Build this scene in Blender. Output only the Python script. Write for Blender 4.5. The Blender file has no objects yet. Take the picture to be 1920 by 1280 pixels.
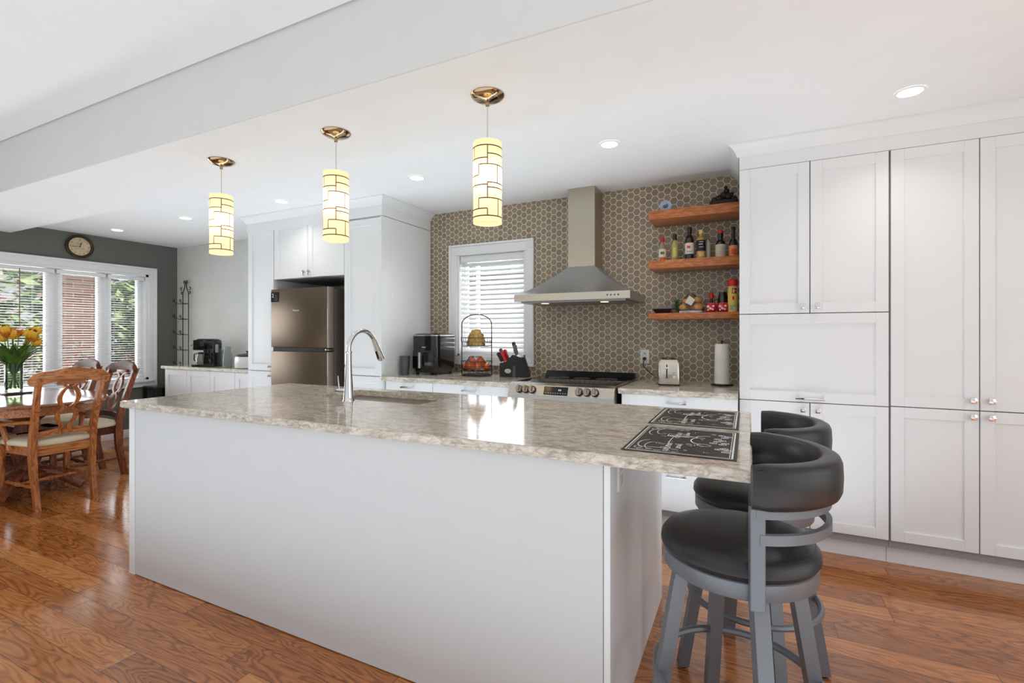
import bpy, bmesh, math, random
from mathutils import Vector, Matrix, noise as mnoise
PI = math.pi
random.seed(7)
SC = bpy.context.scene
COL = SC.collection

# ------------------------------------------------------------------ camera
cam_d = bpy.data.cameras.new('camera')
cam = bpy.data.objects.new('camera', cam_d); COL.objects.link(cam)
cam.location = (0, 0, 1.275)
cam.rotation_euler = (PI/2, 0, math.radians(26.0))
cam_d.sensor_width = 36; cam_d.lens = 909/1920*36
cam_d.shift_y = -13/1920
cam_d.clip_start = 0.02
SC.camera = cam

# ------------------------------------------------------------------ world, exposure
SC.view_settings.view_transform = 'Standard'
SC.view_settings.look = 'None'
SC.view_settings.gamma = 1
SC.view_settings.use_curve_mapping = False
SC.view_settings.exposure = 0.12
w = bpy.data.worlds.new('overcast_sky'); SC.world = w
w.use_nodes = True
nt = w.node_tree
bgn = nt.nodes['Background']
tcw = nt.nodes.new('ShaderNodeTexCoord'); sep = nt.nodes.new('ShaderNodeSeparateXYZ')
rmp = nt.nodes.new('ShaderNodeValToRGB')
nt.links.new(tcw.outputs['Generated'], sep.inputs[0]); nt.links.new(sep.outputs['Z'], rmp.inputs[0])
rmp.color_ramp.elements[0].position = 0.0; rmp.color_ramp.elements[0].color = (.80, .80, .80, 1)
rmp.color_ramp.elements[1].position = 0.5; rmp.color_ramp.elements[1].color = (.90, .93, 1, 1)
nt.links.new(rmp.outputs[0], bgn.inputs[0]); bgn.inputs[1].default_value = .74

def area_light(name, loc, rot, sx, sy, power, col=(1, 1, 1), spread=None):
    d = bpy.data.lights.new(name, 'AREA'); d.shape = 'RECTANGLE'; d.size = sx; d.size_y = sy
    d.energy = power; d.color = col
    if spread: d.spread = spread
    o = bpy.data.objects.new(name, d); COL.objects.link(o); o.location = loc; o.rotation_euler = rot
    return o
# frontal fill lamp added behind the camera
area_light('living_room_fill', (-1.2, -3.4, 1.5), (math.radians(90), 0, 0), 7.0, 2.3, 6, (1, 1, 1))
# upward fill lamp added at living room floor level to brighten the ceilings
area_light('living_room_up_fill', (-1.8, -1.2, .06), (PI, 0, 0), 8.5, 4.2, 148, (.76, .91, 1))
area_light('aisle_up_fill', (-2.6, 2.84, .06), (PI, 0, 0), 6.5, .6, 28, (.76, .91, 1), math.radians(130))  # second upward fill lamp, added low in the kitchen aisle
area_light('right_side_fill', (2.9, .6, 1.35), (math.radians(90), 0, math.radians(90)), 3.6, 2.0, 24, (.93, .97, 1))  # side fill lamp added to brighten surfaces that face right
# daylight entering through the dining window and the kitchen window
area_light('dining_window_daylight', (-7.35, 2.2, 1.35), (math.radians(90), 0, math.radians(-90)), 2.6, 1.2, 75, (.95, .98, 1))
area_light('kitchen_window_daylight', (-2.13, 4.12, 1.6), (math.radians(-90), 0, 0), .7, .95, 18, (.95, .98, 1))

sun_d = bpy.data.lights.new('hazy_sun', 'SUN'); sun_d.energy = 4.0; sun_d.angle = .08; sun_d.color = (1, .97, .9)
sun = bpy.data.objects.new('hazy_sun', sun_d); COL.objects.link(sun); sun.location = (0, 0, 12)
sun.rotation_euler = Vector((-math.cos(math.radians(52)), -.12, -math.sin(math.radians(52)))).to_track_quat('-Z', 'Y').to_euler()

# ------------------------------------------------------------------ materials
MATS = {}
def nodes_of(name):
    m = bpy.data.materials.new(name); m.use_nodes = True
    t = m.node_tree; b = t.nodes['Principled BSDF']
    MATS[name] = m
    return m, t, b
def N(t, kind, **kw):
    n = t.nodes.new('ShaderNode' + kind)
    for k, v in kw.items(): setattr(n, k, v)
    return n
def lk(t, a, b): t.links.new(a, b)
def setv(n, key, v): n.inputs[key].default_value = v
def math_n(t, op, a, b=None, c=None):
    n = N(t, 'Math', operation=op)
    for i, v in enumerate((a, b, c)):
        if v is None: continue
        if isinstance(v, (int, float)): n.inputs[i].default_value = v
        else: lk(t, v, n.inputs[i])
    return n.outputs[0]
def ramp(t, fac, stops):
    r = N(t, 'ValToRGB'); lk(t, fac, r.inputs[0])
    e = r.color_ramp.elements
    while len(e) < len(stops): e.new(.5)
    for i, (p, c) in enumerate(stops):
        e[i].position = p; e[i].color = (*c, 1) if len(c) == 3 else c
    return r.outputs[0]
def srgb(r, g, b):
    f = lambda c: (c/255/12.92) if c/255 <= .04045 else ((c/255+.055)/1.055)**2.4
    return (f(r), f(g), f(b))
def M(name, rgb, rough=.5, metal=0, var=.06, scale=8, bump=0, coat=0, trans=0, ior=1.45, alpha=1, stretch=(1, 1, 1), spec=None, emit=None, estr=0):
    if name in MATS: return MATS[name]
    m, t, b = nodes_of(name)
    c = srgb(*rgb)
    tc = N(t, 'TexCoord'); mp = N(t, 'Mapping'); lk(t, tc.outputs['Object'], mp.inputs[0])
    mp.inputs['Scale'].default_value = stretch
    nz = N(t, 'TexNoise'); lk(t, mp.outputs[0], nz.inputs['Vector']); setv(nz, 'Scale', scale); setv(nz, 'Detail', 4)
    lo = tuple(x*(1-var) for x in c); hi = tuple(min(1, x*(1+var)) for x in c)
    lk(t, ramp(t, nz.outputs['Fac'], [(.3, lo), (.7, hi)]), b.inputs['Base Color'])
    setv(b, 'Roughness', rough); setv(b, 'Metallic', metal); setv(b, 'Coat Weight', coat)
    setv(b, 'Transmission Weight', trans); setv(b, 'IOR', ior); setv(b, 'Alpha', alpha)
    if spec is not None: setv(b, 'Specular IOR Level', spec)
    if emit: setv(b, 'Emission Color', (*srgb(*emit), 1)); setv(b, 'Emission Strength', estr)
    if bump:
        bp = N(t, 'Bump'); setv(bp, 'Strength', bump); setv(bp, 'Distance', .002)
        n2 = N(t, 'TexNoise'); lk(t, mp.outputs[0], n2.inputs['Vector']); setv(n2, 'Scale', scale*6)
        lk(t, n2.outputs['Fac'], bp.inputs['Height']); lk(t, bp.outputs[0], b.inputs['Normal'])
    return m

def wood(name, dark, light, rough=.3, axis='X', scale=1.0, coat=.3):
    if name in MATS: return MATS[name]
    m, t, b = nodes_of(name)
    tc = N(t, 'TexCoord'); mp = N(t, 'Mapping'); lk(t, tc.outputs['Object'], mp.inputs[0])
    s = {'X': (1.2, 9, 9), 'Y': (9, 1.2, 9), 'Z': (9, 9, 1.2)}[axis]
    mp.inputs['Scale'].default_value = tuple(x*scale for x in s)
    n1 = N(t, 'TexNoise'); lk(t, mp.outputs[0], n1.inputs['Vector']); setv(n1, 'Scale', 1.6); setv(n1, 'Detail', 3); setv(n1, 'Distortion', .6)
    r = math_n(t, 'SINE', math_n(t, 'MULTIPLY', n1.outputs['Fac'], 70))
    n2 = N(t, 'TexNoise'); lk(t, mp.outputs[0], n2.inputs['Vector']); setv(n2, 'Scale', 8); setv(n2, 'Detail', 6)
    f = math_n(t, 'ADD', math_n(t, 'MULTIPLY', r, .18), n2.outputs['Fac'])
    lk(t, ramp(t, f, [(.25, srgb(*dark)), (.7, srgb(*light))]), b.inputs['Base Color'])
    setv(b, 'Roughness', rough); setv(b, 'Coat Weight', coat); setv(b, 'Coat Roughness', .15)
    return m

def floor_mat():
    m, t, b = nodes_of('oak_plank_floor')
    tc = N(t, 'TexCoord'); sp = N(t, 'SeparateXYZ'); lk(t, tc.outputs['Object'], sp.inputs[0])
    PW, PL = .122, 1.15
    yr = math_n(t, 'DIVIDE', math_n(t, 'ADD', sp.outputs['Y'], 50.03), PW)
    row = math_n(t, 'FLOOR', yr)
    wn = N(t, 'TexWhiteNoise', noise_dimensions='1D'); lk(t, row, wn.inputs['W'])
    xr = math_n(t, 'ADD', math_n(t, 'DIVIDE', math_n(t, 'ADD', sp.outputs['X'], 60), PL), math_n(t, 'MULTIPLY', wn.outputs['Value'], 7.3))
    colm = math_n(t, 'FLOOR', xr)
    cv = N(t, 'CombineXYZ'); lk(t, row, cv.inputs[0]); lk(t, colm, cv.inputs[1])
    w2 = N(t, 'TexWhiteNoise', noise_dimensions='2D'); lk(t, cv.outputs[0], w2.inputs['Vector'])
    pid = w2.outputs['Value']
    g = N(t, 'CombineXYZ')
    lk(t, math_n(t, 'MULTIPLY', sp.outputs['X'], 1.3), g.inputs[0]); lk(t, math_n(t, 'MULTIPLY', sp.outputs['Y'], 9.5), g.inputs[1])
    lk(t, math_n(t, 'MULTIPLY', pid, 37), g.inputs[2])
    n1 = N(t, 'TexNoise'); lk(t, g.outputs[0], n1.inputs['Vector']); setv(n1, 'Scale', 1.0); setv(n1, 'Detail', 2); setv(n1, 'Distortion', .5)
    rings = math_n(t, 'SINE', math_n(t, 'MULTIPLY', n1.outputs['Fac'], 120))
    g2 = N(t, 'VectorMath', operation='MULTIPLY'); lk(t, g.outputs[0], g2.inputs[0]); g2.inputs[1].default_value = (4, 12, 1)
    n2 = N(t, 'TexNoise'); lk(t, g2.outputs[0], n2.inputs['Vector']); setv(n2, 'Scale', 1.5); setv(n2, 'Detail', 6)
    ringd = math_n(t, 'POWER', math_n(t, 'ADD', math_n(t, 'MULTIPLY', rings, .5), .5), 2.2)
    fac = math_n(t, 'ADD', math_n(t, 'MULTIPLY', ringd, -.28), math_n(t, 'ADD', math_n(t, 'MULTIPLY', n2.outputs['Fac'], .55), math_n(t, 'MULTIPLY', pid, .42)))
    base = ramp(t, fac, [(-.0, srgb(112, 60, 26)), (.22, srgb(146, 84, 38)), (.50, srgb(186, 116, 60)), (.90, srgb(222, 158, 100))])
    fy = math_n(t, 'FRACT', yr); fx = math_n(t, 'FRACT', xr)
    ey = math_n(t, 'MINIMUM', fy, math_n(t, 'SUBTRACT', 1, fy)); ex = math_n(t, 'MINIMUM', fx, math_n(t, 'SUBTRACT', 1, fx))
    gy = math_n(t, 'LESS_THAN', ey, .012); gx = math_n(t, 'LESS_THAN', ex, .0014)
    gap = math_n(t, 'MAXIMUM', gy, gx)
    mx = N(t, 'MixRGB'); lk(t, math_n(t, 'MULTIPLY', gap, .75), mx.inputs[0]); lk(t, base, mx.inputs[1]); mx.inputs[2].default_value = (*srgb(52, 28, 16), 1)
    lk(t, mx.outputs[0], b.inputs['Base Color'])
    setv(b, 'Roughness', .18); setv(b, 'Specular IOR Level', .55); setv(b, 'Coat Weight', .25); setv(b, 'Coat Roughness', .12)
    bp = N(t, 'Bump'); setv(bp, 'Strength', .25); setv(bp, 'Distance', .002)
    lk(t, math_n(t, 'ADD', math_n(t, 'MULTIPLY', gap, -1), math_n(t, 'MULTIPLY', n1.outputs['Fac'], .6)), bp.inputs['Height']); lk(t, bp.outputs[0], b.inputs['Normal'])
    return m

def granite_mat():
    m, t, b = nodes_of('granite')
    tc = N(t, 'TexCoord'); mp = N(t, 'Mapping'); lk(t, tc.outputs['Object'], mp.inputs[0]); mp.inputs['Scale'].default_value = (1, 2.2, 2.2)
    mp.inputs['Rotation'].default_value = (0, 0, .12)
    n1 = N(t, 'TexNoise'); lk(t, mp.outputs[0], n1.inputs['Vector']); setv(n1, 'Scale', 11); setv(n1, 'Detail', 9); setv(n1, 'Roughness', .72); setv(n1, 'Distortion', 1.1)
    n2 = N(t, 'TexNoise'); lk(t, mp.outputs[0], n2.inputs['Vector']); setv(n2, 'Scale', 60); setv(n2, 'Detail', 5)
    n3 = N(t, 'TexNoise'); lk(t, mp.outputs[0], n3.inputs['Vector']); setv(n3, 'Scale', 9); setv(n3, 'Detail', 6); setv(n3, 'Distortion', 1.8)
    vein = math_n(t, 'ABSOLUTE', math_n(t, 'SUBTRACT', n3.outputs['Fac'], .5))
    vn = math_n(t, 'SUBTRACT', 1, math_n(t, 'MINIMUM', math_n(t, 'MULTIPLY', vein, 22), 1))
    f = math_n(t, 'ADD', math_n(t, 'MULTIPLY', n1.outputs['Fac'], .75), math_n(t, 'MULTIPLY', n2.outputs['Fac'], .25))
    c = ramp(t, f, [(.30, srgb(136, 126, 116)), (.43, srgb(192, 180, 166)), (.54, srgb(222, 212, 198)), (.70, srgb(240, 234, 225))])
    mx = N(t, 'MixRGB'); lk(t, math_n(t, 'MULTIPLY', vn, .42), mx.inputs[0]); lk(t, c, mx.inputs[1]); mx.inputs[2].default_value = (*srgb(104, 96, 94), 1)
    lk(t, mx.outputs[0], b.inputs['Base Color']); setv(b, 'Roughness', .09); setv(b, 'Specular IOR Level', .6)
    bp = N(t, 'Bump'); setv(bp, 'Strength', .02); lk(t, n2.outputs['Fac'], bp.inputs['Height']); lk(t, bp.outputs[0], b.inputs['Normal'])
    # rough cut edge
    m2 = m.copy(); m2.name = 'granite_edge'; MATS['granite_edge'] = m2
    t2 = m2.node_tree; b2 = t2.nodes['Principled BSDF']; setv(b2, 'Roughness', .35)
    for n in t2.nodes:
        if n.bl_idname == 'ShaderNodeBump': n.inputs['Strength'].default_value = .6; n.inputs['Distance'].default_value = .01
    return m

def hex_mat():
    m, t, b = nodes_of('hexagon_tile')
    tc = N(t, 'TexCoord'); sp = N(t, 'SeparateXYZ'); lk(t, tc.outputs['Object'], sp.inputs[0])
    cb = N(t, 'CombineXYZ'); lk(t, sp.outputs['X'], cb.inputs[0]); lk(t, sp.outputs['Z'], cb.inputs[1])
    s = N(t, 'VectorMath', operation='MULTIPLY'); lk(t, cb.outputs[0], s.inputs[0]); s.inputs[1].default_value = (1/.0542, 1/.0542, 0)
    p = N(t, 'VectorMath', operation='ADD'); lk(t, s.outputs[0], p.inputs[0]); p.inputs[1].default_value = (300*1.7320508, 300, 0)
    def cell(off):
        q = N(t, 'VectorMath', operation='SUBTRACT'); lk(t, p.outputs[0], q.inputs[0]); q.inputs[1].default_value = off
        md = N(t, 'VectorMath', operation='MODULO'); lk(t, q.outputs[0], md.inputs[0]); md.inputs[1].default_value = (1.7320508, 1, 1)
        u = N(t, 'VectorMath', operation='SUBTRACT'); lk(t, md.outputs[0], u.inputs[0]); u.inputs[1].default_value = (.8660254, .5, 0)
        return u.outputs[0]
    a, c = cell((0, 0, 0)), cell((.8660254, .5, 0))
    la = N(t, 'VectorMath', operation='LENGTH'); lk(t, a, la.inputs[0]); lc = N(t, 'VectorMath', operation='LENGTH'); lk(t, c, lc.inputs[0])
    sel = math_n(t, 'GREATER_THAN', la.outputs['Value'], lc.outputs['Value'])
    mv = N(t, 'Mix', data_type='VECTOR'); lk(t, sel, mv.inputs[0]); lk(t, a, mv.inputs[4]); lk(t, c, mv.inputs[5])
    gv = mv.outputs[1]
    sg = N(t, 'SeparateXYZ'); ab = N(t, 'VectorMath', operation='ABSOLUTE'); lk(t, gv, ab.inputs[0]); lk(t, ab.outputs[0], sg.inputs[0])
    d = math_n(t, 'MAXIMUM', sg.outputs['Y'], math_n(t, 'ADD', math_n(t, 'MULTIPLY', sg.outputs['X'], .8660254), math_n(t, 'MULTIPLY', sg.outputs['Y'], .5)))
    grout = math_n(t, 'GREATER_THAN', d, .464)
    idv = N(t, 'VectorMath', operation='SUBTRACT'); lk(t, p.outputs[0], idv.inputs[0]); lk(t, gv, idv.inputs[1])
    sn = N(t, 'VectorMath', operation='SNAP'); lk(t, idv.outputs[0], sn.inputs[0]); sn.inputs[1].default_value = (.2, .2, .2)
    wn = N(t, 'TexWhiteNoise'); lk(t, sn.outputs[0], wn.inputs['Vector'])
    tile = ramp(t, wn.outputs['Value'], [(0, srgb(140, 126, 108)), (1, srgb(158, 142, 122))])
    mx = N(t, 'MixRGB'); lk(t, grout, mx.inputs[0]); lk(t, tile, mx.inputs[1]); mx.inputs[2].default_value = (*srgb(246, 236, 214), 1)
    lk(t, mx.outputs[0], b.inputs['Base Color'])
    lk(t, math_n(t, 'ADD', math_n(t, 'MULTIPLY', grout, .5), .28), b.inputs['Roughness'])
    bp = N(t, 'Bump'); setv(bp, 'Strength', .5); setv(bp, 'Distance', .002)
    lk(t, math_n(t, 'SUBTRACT', 1, grout), bp.inputs['Height']); lk(t, bp.outputs[0], b.inputs['Normal'])
    return m

def brick_mat():
    m, t, b = nodes_of('red_brick')
    tc = N(t, 'TexCoord'); sp = N(t, 'SeparateXYZ'); lk(t, tc.outputs['Object'], sp.inputs[0])
    cb = N(t, 'CombineXYZ'); lk(t, math_n(t, 'ADD', sp.outputs['X'], sp.outputs['Y']), cb.inputs[0]); lk(t, sp.outputs['Z'], cb.inputs[1])
    br = N(t, 'TexBrick'); lk(t, cb.outputs[0], br.inputs['Vector']); setv(br, 'Scale', 1)
    setv(br, 'Brick Width', .22); setv(br, 'Row Height', .075); setv(br, 'Mortar Size', .008)
    setv(br, 'Color1', (*srgb(176, 112, 92), 1)); setv(br, 'Color2', (*srgb(206, 150, 128), 1)); setv(br, 'Mortar', (*srgb(205, 195, 185), 1))
    lk(t, br.outputs['Color'], b.inputs['Base Color']); setv(b, 'Roughness', .9)
    return m

def steel(name, rgb=(190, 188, 184), rough=.25, st=(1, 1, 60)):
    if name in MATS: return MATS[name]
    m, t, b = nodes_of(name)
    tc = N(t, 'TexCoord'); mp = N(t, 'Mapping'); lk(t, tc.outputs['Object'], mp.inputs[0]); mp.inputs['Scale'].default_value = st
    nz = N(t, 'TexNoise'); lk(t, mp.outputs[0], nz.inputs['Vector']); setv(nz, 'Scale', 12); setv(nz, 'Detail', 3)
    c = srgb(*rgb)
    lk(t, ramp(t, nz.outputs['Fac'], [(.3, tuple(x*.93 for x in c)), (.7, tuple(min(1, x*1.05) for x in c))]), b.inputs['Base Color'])
    setv(b, 'Metallic', 1); lk(t, math_n(t, 'ADD', math_n(t, 'MULTIPLY', nz.outputs['Fac'], .12), rough-.06), b.inputs['Roughness'])
    return m

def glass(name='clear_glass', rgb=(255, 255, 255), rough=0.0, thin=True):
    if name in MATS: return MATS[name]
    m, t, b = nodes_of(name)
    out = [n for n in t.nodes if n.bl_idname == 'ShaderNodeOutputMaterial'][0]
    tr = N(t, 'BsdfTransparent'); setv(tr, 'Color', (*srgb(*rgb), 1))
    gl = N(t, 'BsdfGlossy'); setv(gl, 'Roughness', .03)
    fr = N(t, 'Fresnel'); setv(fr, 'IOR', 1.45)
    nz = N(t, 'TexNoise'); setv(nz, 'Scale', 3)
    mx = N(t, 'MixShader'); lk(t, math_n(t, 'ADD', math_n(t, 'MULTIPLY', fr.outputs[0], .9), math_n(t, 'MULTIPLY', nz.outputs['Fac'], .02)), mx.inputs[0]); lk(t, tr.outputs[0], mx.inputs[1]); lk(t, gl.outputs[0], mx.inputs[2])
    lk(t, mx.outputs[0], out.inputs[0])
    return m

floor_m = floor_mat(); granite = granite_mat(); hexm = hex_mat(); brick = brick_mat()
granite_e = MATS['granite_edge']
white_wall = M('white_ceiling_paint', (240, 240, 241), .85, var=.01)
dark_wall = M('dark_grey_green_paint', (108, 110, 105), .8, var=.03)
light_wall = M('pale_grey_paint', (216, 218, 213), .8, var=.02)
cab_white = M('white_lacquer', (232, 233, 235), .38, var=.01, scale=3)
cab_in = M('cabinet_shadow_gap', (150, 150, 152), .7)  # grey carcass colour stands in for shade in the gaps between doors
trim_white = M('white_trim_paint', (240, 241, 243), .4, var=.01)
chrome = M('chrome', (225, 225, 228), .07, 1, var=.02)
nickel = M('satin_nickel', (190, 180, 165), .22, 1, var=.04)
black_plastic = M('black_gloss_plastic', (16, 15, 16), .12, var=.2, coat=.4)
black_matte = M('black_matte', (24, 24, 25), .5, var=.2)
black_iron = M('wrought_iron', (62, 54, 48), .4, .7, var=.2)
stain = steel('brushed_steel', (196, 192, 186), .26)
stain_warm = steel('chimney_steel', (188, 180, 166), .30)
glassm = glass()
white_pl = M('white_plastic', (235, 235, 232), .35, var=.02)

# ------------------------------------------------------------------ mesh builder
class B:
    def __init__(s): s.bm = bmesh.new(); s.mi = 0
    def _f(s, vs):
        try:
            f = s.bm.faces.new(vs); f.material_index = s.mi; return f
        except ValueError: return None
    def box(s, x0, x1, y0, y1, z0, z1, bev=0, seg=2, mtx=None):
        if x0 > x1: x0, x1 = x1, x0
        if y0 > y1: y0, y1 = y1, y0
        if z0 > z1: z0, z1 = z1, z0
        t = bmesh.new()
        vs = [t.verts.new(c) for c in ((x0,y0,z0),(x1,y0,z0),(x1,y1,z0),(x0,y1,z0),(x0,y0,z1),(x1,y0,z1),(x1,y1,z1),(x0,y1,z1))]
        for q in ((0,3,2,1),(4,5,6,7),(0,1,5,4),(1,2,6,5),(2,3,7,6),(3,0,4,7)): t.faces.new([vs[i] for i in q])
        if bev > 0:
            bmesh.ops.bevel(t, geom=t.edges[:], offset=bev, segments=seg, affect='EDGES', profile=.5)
        s.merge(t, mtx); return s
    def merge(s, t, mtx=None):
        mp = {}
        for v in t.verts: mp[v] = s.bm.verts.new(mtx @ v.co if mtx else v.co)
        for f in t.faces: s._f([mp[v] for v in f.verts])
        t.free()
    def lathe(s, prof, c=(0, 0, 0), n=24, axis='Z', sx=1, sy=1, cap=True):
        rings = []
        for r, z in prof:
            ring = []
            for i in range(n):
                a = 2*PI*i/n; x, y = r*math.cos(a)*sx, r*math.sin(a)*sy
                p = {'Z': (x, y, z), 'Y': (x, z, y), 'X': (z, x, y)}[axis]
                ring.append(s.bm.verts.new((c[0]+p[0], c[1]+p[1], c[2]+p[2])))
            rings.append(ring)
        for a, b in zip(rings, rings[1:]):
            for i in range(n): s._f([a[i], a[(i+1) % n], b[(i+1) % n], b[i]])
        if cap:
            if prof[0][0] > 1e-5: s._f(rings[0][::-1])
            if prof[-1][0] > 1e-5: s._f(rings[-1])
        return s
    def tube(s, pts, r, n=8, closed=False, flat=None, cap=True):
        pts = [Vector(p) for p in pts]; m = len(pts); rings = []
        rr = r if isinstance(r, (list, tuple)) else [r]*m
        up = Vector((0, 0, 1)); prev = None
        for i, p in enumerate(pts):
            if closed: d = pts[(i+1) % m]-pts[i-1]
            else: d = pts[min(i+1, m-1)]-pts[max(i-1, 0)]
            d.normalize()
            if prev is None:
                a = up if abs(d.z) < .95 else Vector((1, 0, 0))
                u = d.cross(a).normalized()
            else:
                u = prev - d*prev.dot(d)
                if u.length < 1e-6: u = d.cross(up)
                u.normalize()
            prev = u; v = d.cross(u).normalized()
            fu, fv = flat if flat else (1, 1)
            rings.append([s.bm.verts.new(p+u*math.cos(2*PI*k/n)*rr[i]*fu+v*math.sin(2*PI*k/n)*rr[i]*fv) for k in range(n)])
        last = m if closed else m-1
        for i in range(last):
            a, b = rings[i], rings[(i+1) % m]
            for k in range(n): s._f([a[k], a[(k+1) % n], b[(k+1) % n], b[k]])
        if not closed and cap: s._f(rings[0][::-1]); s._f(rings[-1])
        return s
    def loft(s, rings, closed_u=True, cap=True):
        R = [[s.bm.verts.new(p) for p in r] for r in rings]
        for a, b in zip(R, R[1:]):
            n = len(a)
            for k in range(n if closed_u else n-1): s._f([a[k], a[(k+1) % n], b[(k+1) % n], b[k]])
        if cap and closed_u: s._f(R[0][::-1]); s._f(R[-1])
        return s
    def prism(s, poly, fn0, fn1):
        a = [s.bm.verts.new(fn0(*p)) for p in poly]; b = [s.bm.verts.new(fn1(*p)) for p in poly]
        n = len(poly); s._f(a[::-1]); s._f(b)
        for i in range(n): s._f([a[i], a[(i+1) % n], b[(i+1) % n], b[i]])
        return s
    def xz(s, poly, y0, y1): return s.prism(poly, lambda x, z: (x, y0, z), lambda x, z: (x, y1, z))
    def yz(s, poly, x0, x1): return s.prism(poly, lambda y, z: (x0, y, z), lambda y, z: (x1, y, z))
    def xy(s, poly, z0, z1): return s.prism(poly, lambda x, y: (x, y, z0), lambda x, y: (x, y, z1))
    def sweep(s, prof, path, side=1):
        P = [Vector((x, y, 0)) for x, y in path]; rings = []
        for i, p in enumerate(P):
            d0 = (P[i]-P[i-1]).normalized() if i > 0 else None
            d1 = (P[i+1]-P[i]).normalized() if i < len(P)-1 else None
            if d0 is None: d0 = d1
            if d1 is None: d1 = d0
            n0 = Vector((d0.y, -d0.x, 0))*side; n1 = Vector((d1.y, -d1.x, 0))*side
            nn = (n0+n1); nn.normalize(); k = 1/max(.3, nn.dot(n0))
            rings.append([(p.x+nn.x*o*k, p.y+nn.y*o*k, z) for o, z in prof])
        return s.loft(rings)
    def sphere(s, c, r, n=12, m=8, sc=(1, 1, 1)):
        prof = [(math.sin(PI*i/m), -math.cos(PI*i/m)) for i in range(m+1)]
        rings = []
        for rr, z in prof:
            rings.append([(c[0]+r*sc[0]*max(rr, .001)*math.cos(2*PI*k/n), c[1]+r*sc[1]*max(rr, .001)*math.sin(2*PI*k/n), c[2]+r*sc[2]*z) for k in range(n)])
        return s.loft(rings)
    def quad(s, a, b, c, d): s._f([s.bm.verts.new(p) for p in (a, b, c, d)]); return s
    def done(s, name, mat, parent=None, smooth=True, angle=35, fix=True):
        off = world_off(parent)
        if off is not None:
            for v in s.bm.verts: v.co -= off
        if fix: bmesh.ops.recalc_face_normals(s.bm, faces=s.bm.faces[:])
        me = bpy.data.meshes.new(name); s.bm.to_mesh(me); s.bm.free()
        for m in (mat if isinstance(mat, (list, tuple)) else [mat]): me.materials.append(m)
        if smooth:
            for p in me.polygons: p.use_smooth = True
            me.set_sharp_from_angle(angle=math.radians(angle))
        o = bpy.data.objects.new(name, me); COL.objects.link(o)
        if parent is not None: o.parent = parent
        return o
WORLD = set()
def world_off(p):
    while p is not None:
        if p.name in WORLD: return p.location
        p = p.parent
    return None
def tag(o, label=None, cat=None, group=None, kind=None):
    if label: o['label'] = label
    if cat: o['category'] = cat
    if group: o['group'] = group
    if kind: o['kind'] = kind
    return o
def thing(name, label, cat, loc=(0, 0, 0), rz=0, group=None, world=False):
    o = bpy.data.objects.new(name, None); COL.objects.link(o); o.empty_display_size = .05
    o.location = loc; o.rotation_euler = (0, 0, rz); tag(o, label, cat, group)
    if world: WORLD.add(o.name)
    return o
def solo(b, name, mat, label, cat, loc, group=None, **kw):      # one-mesh thing, origin moved to its base
    for v in b.bm.verts: v.co -= Vector(loc)
    o = b.done(name, mat, **kw); o.location = loc; return tag(o, label, cat, group)
def struct(b, name, mat, label=None, **kw):
    o = b.done(name, mat, **kw); o['kind'] = 'structure'
    if label: o['label'] = label
    return o
def dup(root, loc, rz=None, label=None):
    r = root.copy(); COL.objects.link(r); r.location = loc
    if rz is not None: r.rotation_euler = (0, 0, rz)
    if label: r['label'] = label
    for ch in list(root.children):
        c = ch.copy(); COL.objects.link(c); c.parent = r
        for g in list(ch.children):
            d = g.copy(); COL.objects.link(d); d.parent = c
    return r
def text_mesh(name, txt, size, mat, parent, mtx, depth=.0008, align='CENTER'):
    c = bpy.data.curves.new('txt', 'FONT'); c.body = txt; c.size = size; c.extrude = depth; c.align_x = align; c.align_y = 'CENTER'
    o = bpy.data.objects.new('txt', c); COL.objects.link(o)
    me = bpy.data.meshes.new_from_object(o.evaluated_get(bpy.context.evaluated_depsgraph_get()))
    bpy.data.objects.remove(o); bpy.data.curves.remove(c)
    me.transform(mtx)
    off = world_off(parent)
    if off is not None: me.transform(Matrix.Translation(-off))
    me.name = name; me.materials.clear(); me.materials.append(mat)
    ob = bpy.data.objects.new(name, me); COL.objects.link(ob)
    if parent is not None: ob.parent = parent
    return ob
FRONT = Matrix.Rotation(PI/2, 4, 'X')      # text readable from -Y

# ------------------------------------------------------------------ room shell
YW, XL, XR, CZ = 3.90, -6.93, 3.0, 2.44      # back wall, dining wall, right wall, kitchen ceiling
YB = -3.6
struct(B().box(XL-.05, XR, YB, YW+.05, -.1, 0), 'floor', floor_m, smooth=False)
struct(B().box(XL-.2, XR, 2.26, YW+.1, CZ+.0005, CZ+.08), 'ceiling', white_wall, smooth=False)
struct(B().box(XL-.2, XR, YB, 1.57, 2.71, 2.79), 'ceiling_living', white_wall, smooth=False)
struct(B().box(XL, XR, 1.588, 2.255, 2.34, 2.80), 'trim_1', white_wall, 'dropped ceiling beam over the island', smooth=False)
struct(B().box(XL, XR, 1.58, 1.588, 2.34, 2.80), 'trim_4', M('beam_face_shade_grey', (222, 222, 223), .85, var=.01), 'beam face toward the living room, shade put into its pale grey', smooth=False)  # greyer than the underside: the shade of this face is put into its colour
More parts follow.
